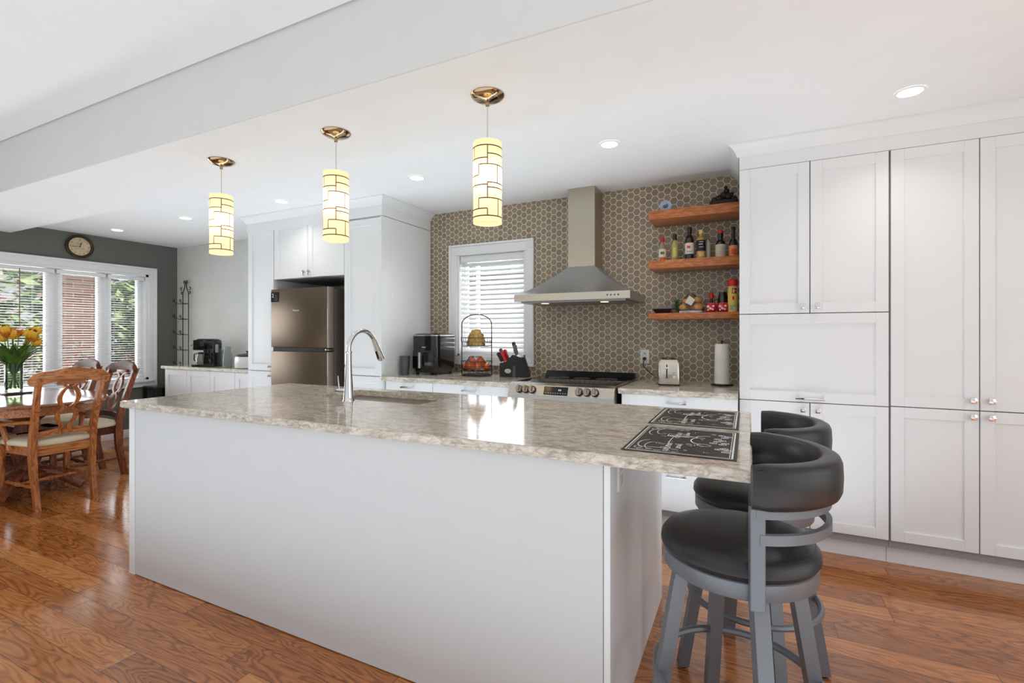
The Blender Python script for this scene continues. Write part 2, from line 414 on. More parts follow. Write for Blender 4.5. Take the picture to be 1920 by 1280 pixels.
# back wall: tile from fridge cabinets to pantry, grey paint at the dining end; opening for the window
KW = (-2.475, -1.765, 1.075, 2.035)      # kitchen window opening x0,x1,z0,z1
b = B()
for q in ((-2.80, KW[0], 0, CZ), (KW[1], 0.0, 0, CZ), (KW[0], KW[1], 0, KW[2]), (KW[0], KW[1], KW[3], CZ)): b.box(q[0], q[1], YW, YW+.12, q[2], q[3])
struct(b, 'wall_back', hexm, 'back wall with taupe hexagon mosaic tiles and pale grout', smooth=False)
b = B(); b.box(XL-.05, -2.80, YW, YW+.12, 0, CZ); b.box(0, XR, YW, YW+.12, 0, CZ)
struct(b, 'wall_back_painted', light_wall, 'pale grey painted back wall beside the coffee counter', smooth=False)
DW = (1.15, 3.55, .70, 2.04)        # dining window opening y0,y1,z0,z1
b = B()
for q in ((YB, DW[0], 0, 2.8), (DW[1], YW, 0, 2.8), (DW[0], DW[1], 0, DW[2]), (DW[0], DW[1], DW[3], 2.8)): b.box(XL-.14, XL, q[0], q[1], q[2], q[3])
struct(b, 'wall_left', dark_wall, smooth=False)
struct(B().box(XR, XR+.1, 2.6, YW, 0, 2.8), 'wall_right', light_wall, smooth=False)
b = B(); b.box(XL, XL+.015, YB, YW, 0, .10, .003); struct(b, 'baseboard_left', trim_white)
b = B(); b.box(XL+.015, -6.58, YW-.015, YW, 0, .10, .003); struct(b, 'baseboard_back', trim_white)

# ---- dining window
wn = bpy.data.objects.new('window_1', None); COL.objects.link(wn); wn.location = (XL, 2.35, .6); tag(wn, 'wide white dining window with three panes behind blinds', kind='structure'); WORLD.add(wn.name)
b = B()
y0, y1, z0, z1 = DW
b.box(XL-.14, XL+.004, y0-.002, y0+.03, z0, z1); b.box(XL-.14, XL+.004, y1-.03, y1+.002, z0, z1)
b.box(XL-.14, XL+.004, y0, y1, z1-.03, z1+.002); b.box(XL-.14, XL+.004, y0, y1, z0-.002, z0+.03)
def cs(b, ya, yb, za, zb, wdt, th):     # picture frame casing on the dining wall
    b.box(XL, XL+th, ya-wdt, yb+wdt, zb, zb+wdt, .005); b.box(XL, XL+th, ya-wdt, yb+wdt, za-wdt, za, .005)
    b.box(XL, XL+th, ya-wdt, ya, za, zb, .005); b.box(XL, XL+th, yb, yb+wdt, za, zb, .005)
cs(b, y0, y1, z0, z1, .085, .022); cs(b, y0-.06, y1+.06, z0-.06, z1+.06, .028, .035)
b.done('window_frame', trim_white, wn)
b = B()
for ya, yb in ((2.56, 2.71), (3.04, 3.18), (3.46, 3.53), (1.55, 1.68)): b.box(XL-.13, XL-.07, ya, yb, z0+.02, z1-.02, .006)
b.done('mullion', trim_white, wn)
B().box(XL-.11, XL-.104, y0, y1, z0, z1).done('window_pane', glassm, wn, smooth=False)
b = B(); b.box(XL-.02, XL+.06, y0-.05, y1+.05, z0-.03, z0, .008); b.done('window_sill', trim_white, wn)

def blind(name, label, x, ya, yb, za, zb, pitch, width, tilt, vert=False, wand=None):
    """venetian blind; hangs in the plane x (dining) when vert is False, else in plane y=x (kitchen)"""
    t = thing(name, label, 'blind', ((x, (ya+yb)/2, za) if not vert else ((ya+yb)/2, x, za)), 0, world=True)
    b = B(); z = za+.03; c, sn = math.cos(tilt)*width/2, math.sin(tilt)*width/2; th = .0012
    def pt(o, l, z): return (x+o, l, z) if not vert else (l, x-o, z)
    while z < zb-.04:
        prof = [(-c, sn), (0, .003), (c, -sn)]
        ring = [(o, zz+th) for o, zz in prof]+[(o, zz-th) for o, zz in prof[::-1]]
        b.loft([[pt(o, ya, z+zz) for o, zz in ring], [pt(o, yb, z+zz) for o, zz in ring]])
        z += pitch
    s = b.done('slat', M('white_slat', (238, 238, 238), .45, var=.01), t)
    b = B()
    if not vert: b.box(x-.02, x+.02, ya, yb, zb-.045, zb, .004)
    else: b.box(ya, yb, x-.025, x+.025, zb-.06, zb, .004)
    b.done('head_rail', trim_white, t)
    b = B()
    if not vert: b.box(x-.012, x+.012, ya, yb, za, za+.015, .003)
    else: b.box(ya, yb, x-.022, x+.022, za, za+.018, .003)
    b.done('bottom_rail', trim_white, t)
    b = B(); k = 2 if (yb-ya) < 1 else 3
    for i in range(k):
        l = ya+(yb-ya)*(.18+.64*i/(k-1)); p = pt(width*.5, l, 0); q = pt(-width*.5, l, 0)
        b.tube([(p[0], p[1], za), (p[0], p[1], zb-.02)], .0009, 5); b.tube([(q[0], q[1], za), (q[0], q[1], zb-.02)], .0009, 5)
    b.done('ladder_cord', trim_white, t)
    if wand is not None:
        p = pt(width*.5+.012, wand, 0)
        B().tube([(p[0], p[1], zb-.03), (p[0], p[1], zb-.62)], .004, 6).done('wand', M('brown_wand', (120, 78, 56), .4), t)
    return t
blind('venetian_blind', 'white slatted blind over right third of dining window', XL-.035, 3.12, 3.51, z0+.04, z1-.035, .028, .025, .10)
blind('venetian_blind', 'white slatted blind over middle of dining window before brick pillar', XL-.035, 2.64, 3.10, z0+.04, z1-.035, .028, .025, .10)
blind('venetian_blind', 'white slatted blind over left of dining window behind tulips, with wand', XL-.035, 1.62, 2.62, z0+.04, z1-.035, .028, .025, .10, wand=2.33)

# ---- kitchen window
wk = bpy.data.objects.new('window_2', None); COL.objects.link(wk); wk.location = (-2.12, YW, 1.05); tag(wk, 'white framed kitchen window in the hexagon tiled wall', kind='structure'); WORLD.add(wk.name)
x0, x1, z0, z1 = KW
b = B()
b.box(x0, x0+.02, YW-.004, YW+.12, z0, z1); b.box(x1-.02, x1, YW-.004, YW+.12, z0, z1); b.box(x0, x1, YW-.004, YW+.12, z1-.02, z1); b.box(x0, x1, YW-.004, YW+.12, z0, z0+.02)
for wd, th, o in ((.08, .02, 0), (.02, .032, .062)):
    a0, a1, c0, c1 = x0-o, x1+o, z0-o, z1+o
    b.box(a0-wd, a1+wd, YW-th, YW, c1, c1+wd, .004); b.box(a0-wd, a1+wd, YW-th, YW, c0-wd, c0, .004)
    b.box(a0-wd, a0, YW-th, YW, c0, c1, .004); b.box(a1, a1+wd, YW-th, YW, c0, c1, .004)
b.done('window_frame', trim_white, wk)
b = B(); b.box(x0+.02, x0+.06, YW+.085, YW+.115, z0+.02, z1-.02, .004); b.box(x1-.06, x1-.02, YW+.085, YW+.115, z0+.02, z1-.02, .004)
b.box(x0+.02, x1-.02, YW+.085, YW+.115, z0+.02, z0+.07, .004); b.box(x0+.02, x1-.02, YW+.085, YW+.115, z1-.07, z1-.02, .004); b.box(x0+.15, x0+.18, YW+.085, YW+.115, z0+.05, z1-.05, .004)
b.done('sash', trim_white, wk)
B().box(x0+.03, x1-.03, YW+.098, YW+.102, z0+.03, z1-.03).done('window_pane', glassm, wk, smooth=False)
b = B(); b.box(x0-.02, x1+.02, YW-.028, YW-.002, z1-.02, z1+.06, .004); b.done('valance', trim_white, wk)
blind('venetian_blind', 'white wide slatted blind in the kitchen window behind fruit basket', YW+.035, x0+.025, x1-.025, z0+.025, z1-.022, .0445, .049, .80, vert=True, wand=None)

# ------------------------------------------------------------------ outside
struct(B().box(-24, 8, -14, 22, -.72, -.6), 'ground', M('garden_ground', (120, 128, 92), .95, var=.25, scale=2), 'lawn outside the windows', smooth=False)
b = B(); b.box(-9.0, -8.7, 3.30, 3.74, -.6, 2.25)
solo(b, 'brick_pillar', brick, 'red brick porch pillar outside the middle of dining window', 'pillar', (-8.8, 3.7, -.6), smooth=False)
b = B(); b.box(-9.2, XL-.14, -1, 7, 2.25, 2.37)
for k in range(16): b.box(-9.15, XL-.2, -.9+k*.5, -.895+k*.5, 2.245, 2.25)
solo(b, 'porch_roof', M('cream_soffit', (226, 218, 196), .7), 'cream porch soffit outside the dining window', 'roof', (-8.1, 3, 2.25), smooth=False)
def leaf_mass(name, label, c, r, n, cols, sz, stem=None, group=None):
    t = thing(name, label, 'tree', (c[0], c[1], -.6), 0, group, world=True)
    b = B(); rnd = random.Random(hash((round(c[0], 2), round(c[1], 2), 5)) % 9999)
    for i in range(n):
        d = Vector((rnd.gauss(0, 1), rnd.gauss(0, 1), rnd.gauss(0, 1))).normalized()*(rnd.random()**.4)
        # clump
        p = Vector((c[0]+d.x*r[0], c[1]+d.y*r[1], c[2]+d.z*r[2]))
        cl = mnoise.noise(p*1.7)
        if cl < -.08 and rnd.random() < .75: continue
        u = Vector((rnd.uniform(-1, 1), rnd.uniform(-1, 1), rnd.uniform(-.6, .6))).normalized(); v = u.cross(Vector((rnd.uniform(-1, 1), rnd.uniform(-1, 1), 1))).normalized()
        s_ = sz*rnd.uniform(.6, 1.4); b.mi = rnd.choices(range(len(cols)), [k[1] for k in cols])[0]
        b.quad(p-u*s_, p+v*s_*.45, p+u*s_, p-v*s_*.45)
    b.done('foliage', [k[0] for k in cols], t, smooth=False, fix=False)
    b = B()
    rr = random.Random(3)
    b.tube([(c[0], c[1], -.6), (c[0]+.05, c[1]+.06, c[2]-r[2]*.3), (c[0], c[1]+.1, c[2]+r[2]*.3)], [.09, .07, .03], 8)
    for k in range(7):
        a = rr.uniform(0, 2*PI); z = c[2]+rr.uniform(-.5, .4)*r[2]
        b.tube([(c[0], c[1], z), (c[0]+math.cos(a)*r[0]*.5, c[1]+math.sin(a)*r[1]*.5, z+.3), (c[0]+math.cos(a)*r[0]*.85, c[1]+math.sin(a)*r[1]*.85, z+.25)], [.03, .02, .008], 5)
    b.done('trunk', M('bark', (110, 86, 66), .9, var=.2), t)
    return t
gr1 = M('leaf_green', (128, 164, 98), .7, var=.3, scale=3); gr2 = M('leaf_light_green', (166, 184, 130), .7, var=.3); gr3 = M('leaf_dark_green', (90, 116, 74), .7, var=.3)
pk = M('leaf_rust', (176, 130, 116), .7, var=.2); rd = M('leaf_red', (214, 92, 72), .6, var=.2); tw = M('leaf_straw', (206, 194, 168), .8)
leaf_mass('conifer_tree', 'green conifer outside right third of dining window', (-11.6, 5.4, 1.5), (1.7, 1.9, 1.9), 4200, [(gr1, 5), (gr2, 4), (gr3, 3), (tw, 1)], .13)
leaf_mass('garden_tree', 'sparse green tree outside left of dining window', (-11.4, 2.3, 1.9), (1.6, 2.0, 1.6), 2600, [(gr1, 5), (gr2, 4), (pk, 2), (gr3, 2)], .11)
leaf_mass('garden_bush', 'rust and green bush below the sparse tree outside dining window', (-10.6, 2.4, .3), (1.1, 2.2, .95), 2600, [(pk, 4), (gr2, 3), (gr1, 3), (tw, 4)], .08)
leaf_mass('garden_bush', 'reddish twiggy bush at foot of conifer outside dining window', (-10.4, 4.9, .2), (.9, 1.2, .9), 2000, [(pk, 5), (tw, 5), (gr3, 3), (rd, 1)], .07)
leaf_mass('berry_shrub', 'shrub with red blossoms in front of the brick pillar', (-8.2, 3.3, .55), (.35, .5, .65), 420, [(rd, 3), (gr2, 1), (tw, 2)], .035)
# neighbour's wall outside the kitchen window
t = thing('neighbour_house', 'pale grey sided house wall outside kitchen window', 'house', (-4, 7.6, -.6), world=True)
b = B(); b.box(-9, 2, 7.6, 8.0, -.6, 2.3)
for k in range(19): b.yz([(7.6, -.6+k*.15), (7.575, -.6+k*.15), (7.6, -.45+k*.15)], -9, 2)
b.done('siding', M('pale_blue_siding', (204, 214, 220), .7), t, smooth=False)
B().yz([(7.35, 2.25), (9.3, 3.1), (9.3, 3.2), (7.3, 2.35)], -9.2, 2.2).done('roof', M('grey_shingle', (120, 124, 132), .8), t, smooth=False)

# ------------------------------------------------------------------ cabinets
def door(b, xa, xb, za, zb, yf, fr=.058, th=.019, rec=.009):
    bv = .0015
    b.box(xa, xa+fr, yf, yf+th, za, zb, bv, 1); b.box(xb-fr, xb, yf, yf+th, za, zb, bv, 1)
    b.box(xa+fr, xb-fr, yf, yf+th, za, za+fr, bv, 1); b.box(xa+fr, xb-fr, yf, yf+th, zb-fr, zb, bv, 1)
    b.box(xa+fr-.002, xb-fr+.002, yf+rec, yf+th, za+fr-.002, zb-fr+.002)
    return b
def square_knob(x, z, yf, parent):
    b = B(); b.box(x-.006, x+.006, yf-.018, yf, z-.006, z+.006); b.box(x-.013, x+.013, yf-.028, yf-.016, z-.016, z+.016, .004)
    b.box(x-.014, x+.014, yf-.031, yf-.027, z-.005, z+.005, .001)
    return b.done('knob', chrome, parent)
def bar_handle(x0, x1, z, yf, parent):
    b = B(); b.box(x0, x0+.012, yf-.028, yf, z-.006, z+.006, .002); b.box(x1-.012, x1, yf-.028, yf, z-.006, z+.006, .002)
    b.box(x0-.006, x1+.006, yf-.036, yf-.026, z-.008, z+.008, .003)
    return b.done('handle', chrome, parent)
PY = 3.30       # pantry front
G = .0025
# pantry unit beside the shelves
pa = thing('pantry_cabinet', 'tall white pantry cabinet with lift up flap beside the shelves', 'cabinet', (.32, 3.6, 0), world=True)
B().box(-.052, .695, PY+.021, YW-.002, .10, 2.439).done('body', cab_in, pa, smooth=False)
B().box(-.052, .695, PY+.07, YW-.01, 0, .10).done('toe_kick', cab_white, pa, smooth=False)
B().box(-.050, .695, PY+.004, PY+.021, 2.288, 2.43).done('frieze', cab_white, pa, smooth=False)
P_ = (-.052, .322, .695)
for i in (0, 1):
    xa, xb = P_[i]+G, P_[i+1]-G
    d = door(B(), xa, xb, 1.402, 2.285, PY).done('door', cab_white, pa); square_knob((xb-.035) if i == 0 else (xa+.035), 1.44, PY, d)
    d = door(B(), xa, xb, .145, .875, PY).done('door', cab_white, pa); square_knob((xb-.035) if i == 0 else (xa+.035), .835, PY, d)
d = door(B(), P_[0]+G, P_[2]-G, .880, 1.397, PY).done('flap_door', cab_white, pa); bar_handle(.252, .388, .905, PY, d)
pb = thing('pantry_cabinet', 'tall white four door pantry cabinet at right edge', 'cabinet', (1.1, 3.6, 0), world=True)
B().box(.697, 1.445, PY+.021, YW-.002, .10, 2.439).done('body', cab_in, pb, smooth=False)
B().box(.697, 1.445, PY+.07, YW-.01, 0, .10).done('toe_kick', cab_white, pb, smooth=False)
B().box(.695, 1.445, PY+.004, PY+.021, 2.288, 2.43).done('frieze', cab_white, pb, smooth=False)
for i in (0, 1):
    xa, xb = (.70, 1.071, 1.445)[i]+G, (.70, 1.071, 1.445)[i+1]-G
    d = door(B(), xa, xb, .884, 2.285, PY).done('door', cab_white, pb); square_knob((xb-.028) if i == 0 else (xa+.038), .935, PY, d)
    d = door(B(), xa, xb, .145, .879, PY).done('door', cab_white, pb); square_knob((xb-.028) if i == 0 else (xa+.038), .850, PY, d)
crown = [(-.004, 2.365), (.012, 2.365), (.016, 2.378), (.022, 2.392), (.034, 2.410), (.050, 2.424), (.060, 2.430), (.060, 2.44), (-.004, 2.44)]
b = B().sweep(crown, [(-.052, YW-.004), (-.052, PY+.004), (1.45, PY+.004)], side=1)
struct(b, 'trim_2', cab_white, 'crown molding above the pantry cabinets')

# fridge surround
FY = 3.20
def tall_cab(name, label, xa, xb, splits, knobx, side_to=0):
    t = thing(name, label, 'cabinet', ((xa+xb)/2, 3.55, 0), world=True)
    B().box(xa, xb, FY+.021, YW-.002, .10, 2.439).done('body', cab_white, t, smooth=False)
    B().box(xa, xb, FY+.07, YW-.01, 0, .10).done('toe_kick', cab_white, t, smooth=False)
    for za, zb, kz in splits:
        d = door(B(), xa+G, xb-G, za, zb, FY).done('door', cab_white, t)
        bb = B(); bb.lathe([(.005, 0), (.005, -.016), (.014, -.02), (.016, -.028), (.01, -.034), (0.0005, -.035)], (knobx, FY, kz), 14, 'Y'); bb.done('knob', nickel, d)
    return t
tall_cab('tall_cabinet', 'narrow tall white cabinet left of the refrigerator', -4.50, -4.125, ((.925, 2.30, .965), (.145, .915, .875)), -4.16)
tc_ = tall_cab('tall_cabinet', 'tall white cabinet right of the refrigerator behind the faucet', -3.205, -2.80, ((.925, 2.27, 1.0), (.145, .915, .86)), -3.165)
b = B().box(-3.205, -3.17, FY-.002, FY+.02, .1, 2.28); b.done('filler_strip', cab_white, tc_, smooth=False)
t = thing('end_panel', 'smooth white side panel of the fridge surround beside the tiled wall', 'panel', (-2.79, 3.5, 0), world=True)
B().box(-2.799, -2.785, FY-.005, YW-.002, 0, 2.28).done('panel', cab_white, t, smooth=False)
b = B(); b.lathe([(.012, 0), (.012, .006), (.009, .012)], (-2.785, 3.33, 1.62), 12, 'X', sy=1.6); b.tube([(-2.776, 3.33, 1.612), (-2.766, 3.33, 1.606), (-2.764, 3.33, 1.614)], .003, 6); b.done('hook', white_pl, t)
t = thing('overhead_cabinet', 'white two door cabinet above the refrigerator', 'cabinet', (-3.66, 3.55, 1.81), world=True)
B().box(-4.12, -3.21, FY+.021, YW-.002, 1.80, 2.439).done('body', cab_in, t, smooth=False)
for i in (0, 1):
    xa, xb = (-4.12, -3.665, -3.21)[i]+G, (-4.12, -3.665, -3.21)[i+1]-G
    d = door(B(), xa, xb, 1.805, 2.33, FY).done('door', cab_white, t)
    kx = xb-.03 if i == 0 else xa+.03
    bb = B(); bb.lathe([(.005, 0), (.005, -.014), (.014, -.018), (.016, -.026), (.0005, -.032)], (kx, FY, 1.855), 14, 'Y'); bb.box(kx-.004, kx+.004, FY-.028, FY-.018, 1.82, 1.85, .002); bb.done('knob', nickel, d)
crown2 = [(-.004, 2.285), (.008, 2.285), (.008, 2.375), (.014, 2.38), (.022, 2.394), (.036, 2.412), (.052, 2.426), (.062, 2.432), (.062, 2.44), (-.004, 2.44)]
b = B().sweep(crown2, [(-4.50, YW-.004), (-4.50, FY+.004), (-2.79, FY+.004), (-2.79, YW-.004)], side=1)
struct(b, 'trim_3', cab_white, 'crown molding around the fridge surround')

# refrigerator
fr_m = steel('bronze_steel', (110, 96, 82), .38, (60, 1, 1))
fr_side = M('fridge_side_grey', (84, 76, 68), .4, .3)
t = thing('refrigerator', 'bronze steel top freezer refrigerator in white cabinet surround', 'refrigerator', (-3.74, 3.5, 0), world=True)
B().box(-4.085, -3.345, 3.235, 3.86, .03, 1.69, .006).done('body', fr_side, t)
d1 = B().box(-4.115, -3.372, 3.165, 3.23, 1.155, 1.705, .006).done('freezer_door', fr_m, t)
d2 = B().box(-4.115, -3.372, 3.165, 3.23, .06, 1.118, .006).done('fridge_door', fr_m, t)
B().box(-4.09, -3.40, 3.18, 3.235, 1.118, 1.155).done('handle_recess', M('dark_recess', (40, 34, 30), .5), t, smooth=False)
b = B(); b.box(-3.376, -3.368, 3.163, 3.232, 1.155, 1.705, .002); b.done('edge_trim', M('pale_edge_metal', (200, 190, 178), .3, .8), d1)
b = B(); b.box(-3.376, -3.368, 3.163, 3.232, .06, 1.118, .002); b.done('edge_trim', M('pale_edge_metal', (200, 190, 178), .3, .8), d2)
b = B(); b.box(-3.41, -3.37, 3.17, 3.23, 1.128, 1.146, .003); b.done('hinge', nickel, t)
st_ = B().box(-4.112, -4.008, 3.1625, 3.1652, 1.585, 1.678).done('energy_sticker', M('black_sticker', (10, 10, 12), .6, spec=.2), d1, smooth=False)
text_mesh('sticker_print', '2', .05, white_pl, st_, Matrix.Translation((-4.085, 3.1622, 1.645)) @ FRONT, .0002)
b = B()
for k in range(4): b.box(-4.06, -4.02, 3.1618, 3.1624, 1.60+k*.014, 1.603+k*.014)
b.done('sticker_print', M('grey_print', (110, 110, 112), .5), t, smooth=False)
text_mesh('logo', 'Hisense', .028, M('logo_silver', (220, 214, 205), .3, .6), t, Matrix.Translation((-3.775, 3.1645, 1.50)) @ FRONT)

# base cabinets on the back wall
CT, CB_ = .922, .885          # worktop top and underside
BY = 3.235
def slab(b, xa, xb, ya, yb, za, zb, rough_sides, hole=None, seed=0):
    """stone slab with chiselled edges on the named sides and an optional rectangular hole"""
    ins = .006
    X0 = xa+(ins if 'L' in rough_sides else 0); X1 = xb-(ins if 'R' in rough_sides else 0)
    Y0 = ya+(ins if 'F' in rough_sides else 0); Y1 = yb-(ins if 'B' in rough_sides else 0)
    if hole is None: b.box(X0, X1, Y0, Y1, za, zb)
    else:
        hx0, hx1, hy0, hy1 = hole
        xs, ys = [X0, hx0, hx1, X1], [Y0, hy0, hy1, Y1]
        V = {}
        for k, z in ((0, za), (1, zb)):
            for i, x in enumerate(xs):
                for j, y in enumerate(ys): V[i, j, k] = b.bm.verts.new((x, y, z))
        for i in range(3):
            for j in range(3):
                if i == 1 and j == 1: continue
                for k in (0, 1): b._f([V[i, j, k], V[i+1, j, k], V[i+1, j+1, k], V[i, j+1, k]])
        for i in range(3):
            b._f([V[i, 0, 0], V[i+1, 0, 0], V[i+1, 0, 1], V[i, 0, 1]]); b._f([V[i, 3, 0], V[i+1, 3, 0], V[i+1, 3, 1], V[i, 3, 1]])
            b._f([V[0, i, 0], V[0, i+1, 0], V[0, i+1, 1], V[0, i, 1]]); b._f([V[3, i, 0], V[3, i+1, 0], V[3, i+1, 1], V[3, i, 1]])
        for p, q in (((1, 1), (2, 1)), ((2, 1), (2, 2)), ((2, 2), (1, 2)), ((1, 2), (1, 1))):
            b._f([V[*p, 0], V[*q, 0], V[*q, 1], V[*p, 1]])
    b.mi = 1
    rows = [(ins+.002, zb-.0002), (.0025, zb-.0012), (-.001, zb-.006), (.002, zb-.014), (-.001, (za+zb)/2-.003), (.001, za+.009), (-.0005, za+.004), (ins+.004, za+.0002)]
    rng = random.Random(seed)
    segs = []
    if 'F' in rough_sides: segs.append(((xa, ya), (xb, ya)))
    if 'R' in rough_sides: segs.append(((xb, ya), (xb, yb)))
    if 'B' in rough_sides: segs.append(((xb, yb), (xa, yb)))
    if 'L' in rough_sides: segs.append(((xa, yb), (xa, ya)))
    cx, cy = (xa+xb)/2, (ya+yb)/2
    rings = []
    for (p, q) in segs:
        L = math.dist(p, q); n = max(4, int(L/.012))
        for i in range(n+1):
            f = i/n; x, y = p[0]+(q[0]-p[0])*f, p[1]+(q[1]-p[1])*f
            ring = []
            for k, (o, z) in enumerate(rows):
                a = 0 if k in (0, 7) else (.0035*mnoise.noise(Vector((x*38, y*38, z*60+seed))) + .002*mnoise.noise(Vector((x*110, y*110, z*150))))
                # inward offset, clamped at the corners so neighbouring sides meet
                oo = o+a
                px = min(max(x, xa+(oo if 'L' in rough_sides else 0)), xb-(oo if 'R' in rough_sides else 0))
                py = min(max(y, ya+(oo if 'F' in rough_sides else 0)), yb-(oo if 'B' in rough_sides else 0))
                ring.append((px, py, z))
            rings.append(ring)
    b.loft(rings, closed_u=False, cap=False)
    b.mi = 0
    return b
def base_unit(label, xa, xb, fronts, yf=BY):
    t = thing('base_cabinet', label, 'cabinet', ((xa+xb)/2, 3.55, 0), world=True)
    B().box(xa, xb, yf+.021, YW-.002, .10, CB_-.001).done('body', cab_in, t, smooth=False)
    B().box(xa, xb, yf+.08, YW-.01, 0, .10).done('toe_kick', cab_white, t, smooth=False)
    for x0_, x1_, za, zb, kind in fronts:
        if kind == 'slab': d = B().box(x0_+G, x1_-G, yf, yf+.019, za, zb, .0015, 1).done('drawer', cab_white, t); bar_handle((x0_+x1_)/2-.055, (x0_+x1_)/2+.055, zb-.040, yf, d)
        else: d = door(B(), x0_+G, x1_-G, za, zb, yf).done('door', cab_white, t); bar_handle((x0_+x1_)/2-.055, (x0_+x1_)/2+.055, zb-.03, yf, d)
    return t
base_unit('white base cabinet under the air fryer, narrow drawer', -2.775, -2.29, ((-2.775, -2.29, .69, .880, 'slab'), (-2.775, -2.29, .145, .685, 'door')))
base_unit('white base cabinet with wide drawer left of the stove', -2.29, -1.585, ((-2.29, -1.585, .69, .880, 'slab'), (-2.29, -1.585, .145, .685, 'door')))
base_unit('white base cabinet with drawers right of the stove', -.765, -.056, ((-.765, -.056, .68, .880, 'slab'), (-.765, -.056, .42, .675, 'slab'), (-.765, -.056, .145, .415, 'slab')))
b = slab(B(), -2.783, -1.575, 3.19, YW-.001, CB_, CT, 'F', seed=3); solo(b, 'countertop', [granite, granite_e], 'beige granite worktop under the kitchen window left of stove', 'countertop', (-2.2, 3.5, CB_), smooth=False)
b = slab(B(), -.775, -.055, 3.19, YW-.001, CB_, CT, 'F', seed=4); solo(b, 'countertop', [granite, granite_e], 'grey granite worktop between stove and pantry', 'countertop', (-.42, 3.5, CB_), smooth=False)

# coffee counter at the dining end
CC = .885
t = thing('sideboard_cabinet', 'white panelled cabinet under the coffee maker', 'cabinet', (-5.5, 3.7, 0), world=True)
B().box(-6.575, -4.505, 3.575, YW-.002, .09, CC-.036).done('body', cab_white, t, smooth=False)
B().box(-6.575, -4.505, 3.62, YW-.01, 0, .09).done('toe_kick', cab_white, t, smooth=False)
for xa, xb in ((-6.575, -6.125), (-6.125, -5.675), (-5.675, -5.225), (-5.225, -4.775), (-4.775, -4.505)): door(B(), xa+.003, xb-.003, .12, CC-.04, 3.555, fr=.07).done('door', cab_white, t)
b = slab(B(), -6.61, -4.504, 3.525, YW-.001, CC-.035, CC, 'FL', seed=5); solo(b, 'countertop', [granite, granite_e], 'granite worktop of coffee counter at the pale grey wall', 'countertop', (-5.5, 3.7, CC-.035), smooth=False)

# ------------------------------------------------------------------ island
IX0, IX1, IY0, IY1 = -3.02, .01, 1.41, 2.475
IT, IB = .92, .885
t = thing('kitchen_island', 'long white kitchen island base with flat front panel', 'island', (-1.68, 1.94, 0), world=True)
b = B(); b.box(-2.975, -.385, 1.447, 1.47, 0, IB-.0005); b.box(-2.975, -.385, 2.412, 2.435, 0, IB-.0005); b.box(-2.975, -2.95, 1.47, 2.412, 0, IB-.0005); b.box(-.41, -.385, 1.47, 2.412, 0, IB-.0005)
b.box(-2.95, -.41, 1.47, 2.412, .08, .10); b.done('body', cab_white, t, smooth=False)
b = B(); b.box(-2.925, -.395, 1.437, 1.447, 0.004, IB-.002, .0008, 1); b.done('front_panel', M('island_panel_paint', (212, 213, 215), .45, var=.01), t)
b = B(); b.box(-2.98, -2.928, 1.434, 1.447, 0, IB-.002, .001, 1); b.box(-.392, -.372, 1.434, 1.50, 0, IB-.002, .001, 1); b.done('corner_post', cab_white, t)
b = B(); b.box(-.385, -.378, 1.502, 2.435, 0, IB-.002, .0008, 1); b.done('end_panel', cab_white, t)
o = B().box(-.380, -.372, 1.545, 1.615, .77, .875, .002).done('outlet_plate', white_pl, t)
b = B(); b.box(-.3725, -.3715, 1.565, 1.595, .785, .82); b.box(-.3725, -.3715, 1.565, 1.595, .83, .865); b.done('socket', M('socket_grey', (205, 205, 205), .4), o)
hole = (-2.25, -1.50, 2.0, 2.37)
b = slab(B(), IX0, IX1, IY0, IY1, IB, IT, 'FRBL', hole=hole, seed=1)
isl_top = solo(b, 'countertop', [granite, granite_e], 'long speckled granite island worktop with chiselled edge and sink cutout', 'countertop', (-1.5, 1.94, IB), smooth=False)
# sink
t = thing('sink', 'undermount stainless steel sink in the island', 'sink', (-1.875, 2.185, .68), world=True)
hx0, hx1, hy0, hy1 = hole; e = .012
def basin(b, x0, x1, y0, y1, z0, z1, th=.002, r=.03):
    def rr(o, z, rad, n=5):
        pts = []
        for cx_, cy_, a0 in ((x1-rad-o, y1-rad-o, 0), (x0+rad+o, y1-rad-o, 90), (x0+rad+o, y0+rad+o, 180), (x1-rad-o, y0+rad+o, 270)):
            for k in range(n+1):
                a = math.radians(a0+90*k/n); pts.append((cx_+rad*math.cos(a), cy_+rad*math.sin(a), z))
        return pts
    b.loft([rr(-.02, z1, r), rr(0, z1, r), rr(0, z0+.02, r), rr(.02, z0, r), rr(.15, z0-.003, r*.5)])
basin(B0 := B(), hx0-e*0, hx1+e*0, hy0, hy1, .69, IB-.0005)
bs = B0.done('basin', steel('sink_steel', (136, 118, 96), .3, (40, 1, 1)), t, fix=False)
b = B(); b.lathe([(.04, .692), (.042, .694), (.03, .695), (.028, .690), (.0005, .689)], (-1.875, 2.2, 0), 20); b.done('drain', chrome, t)
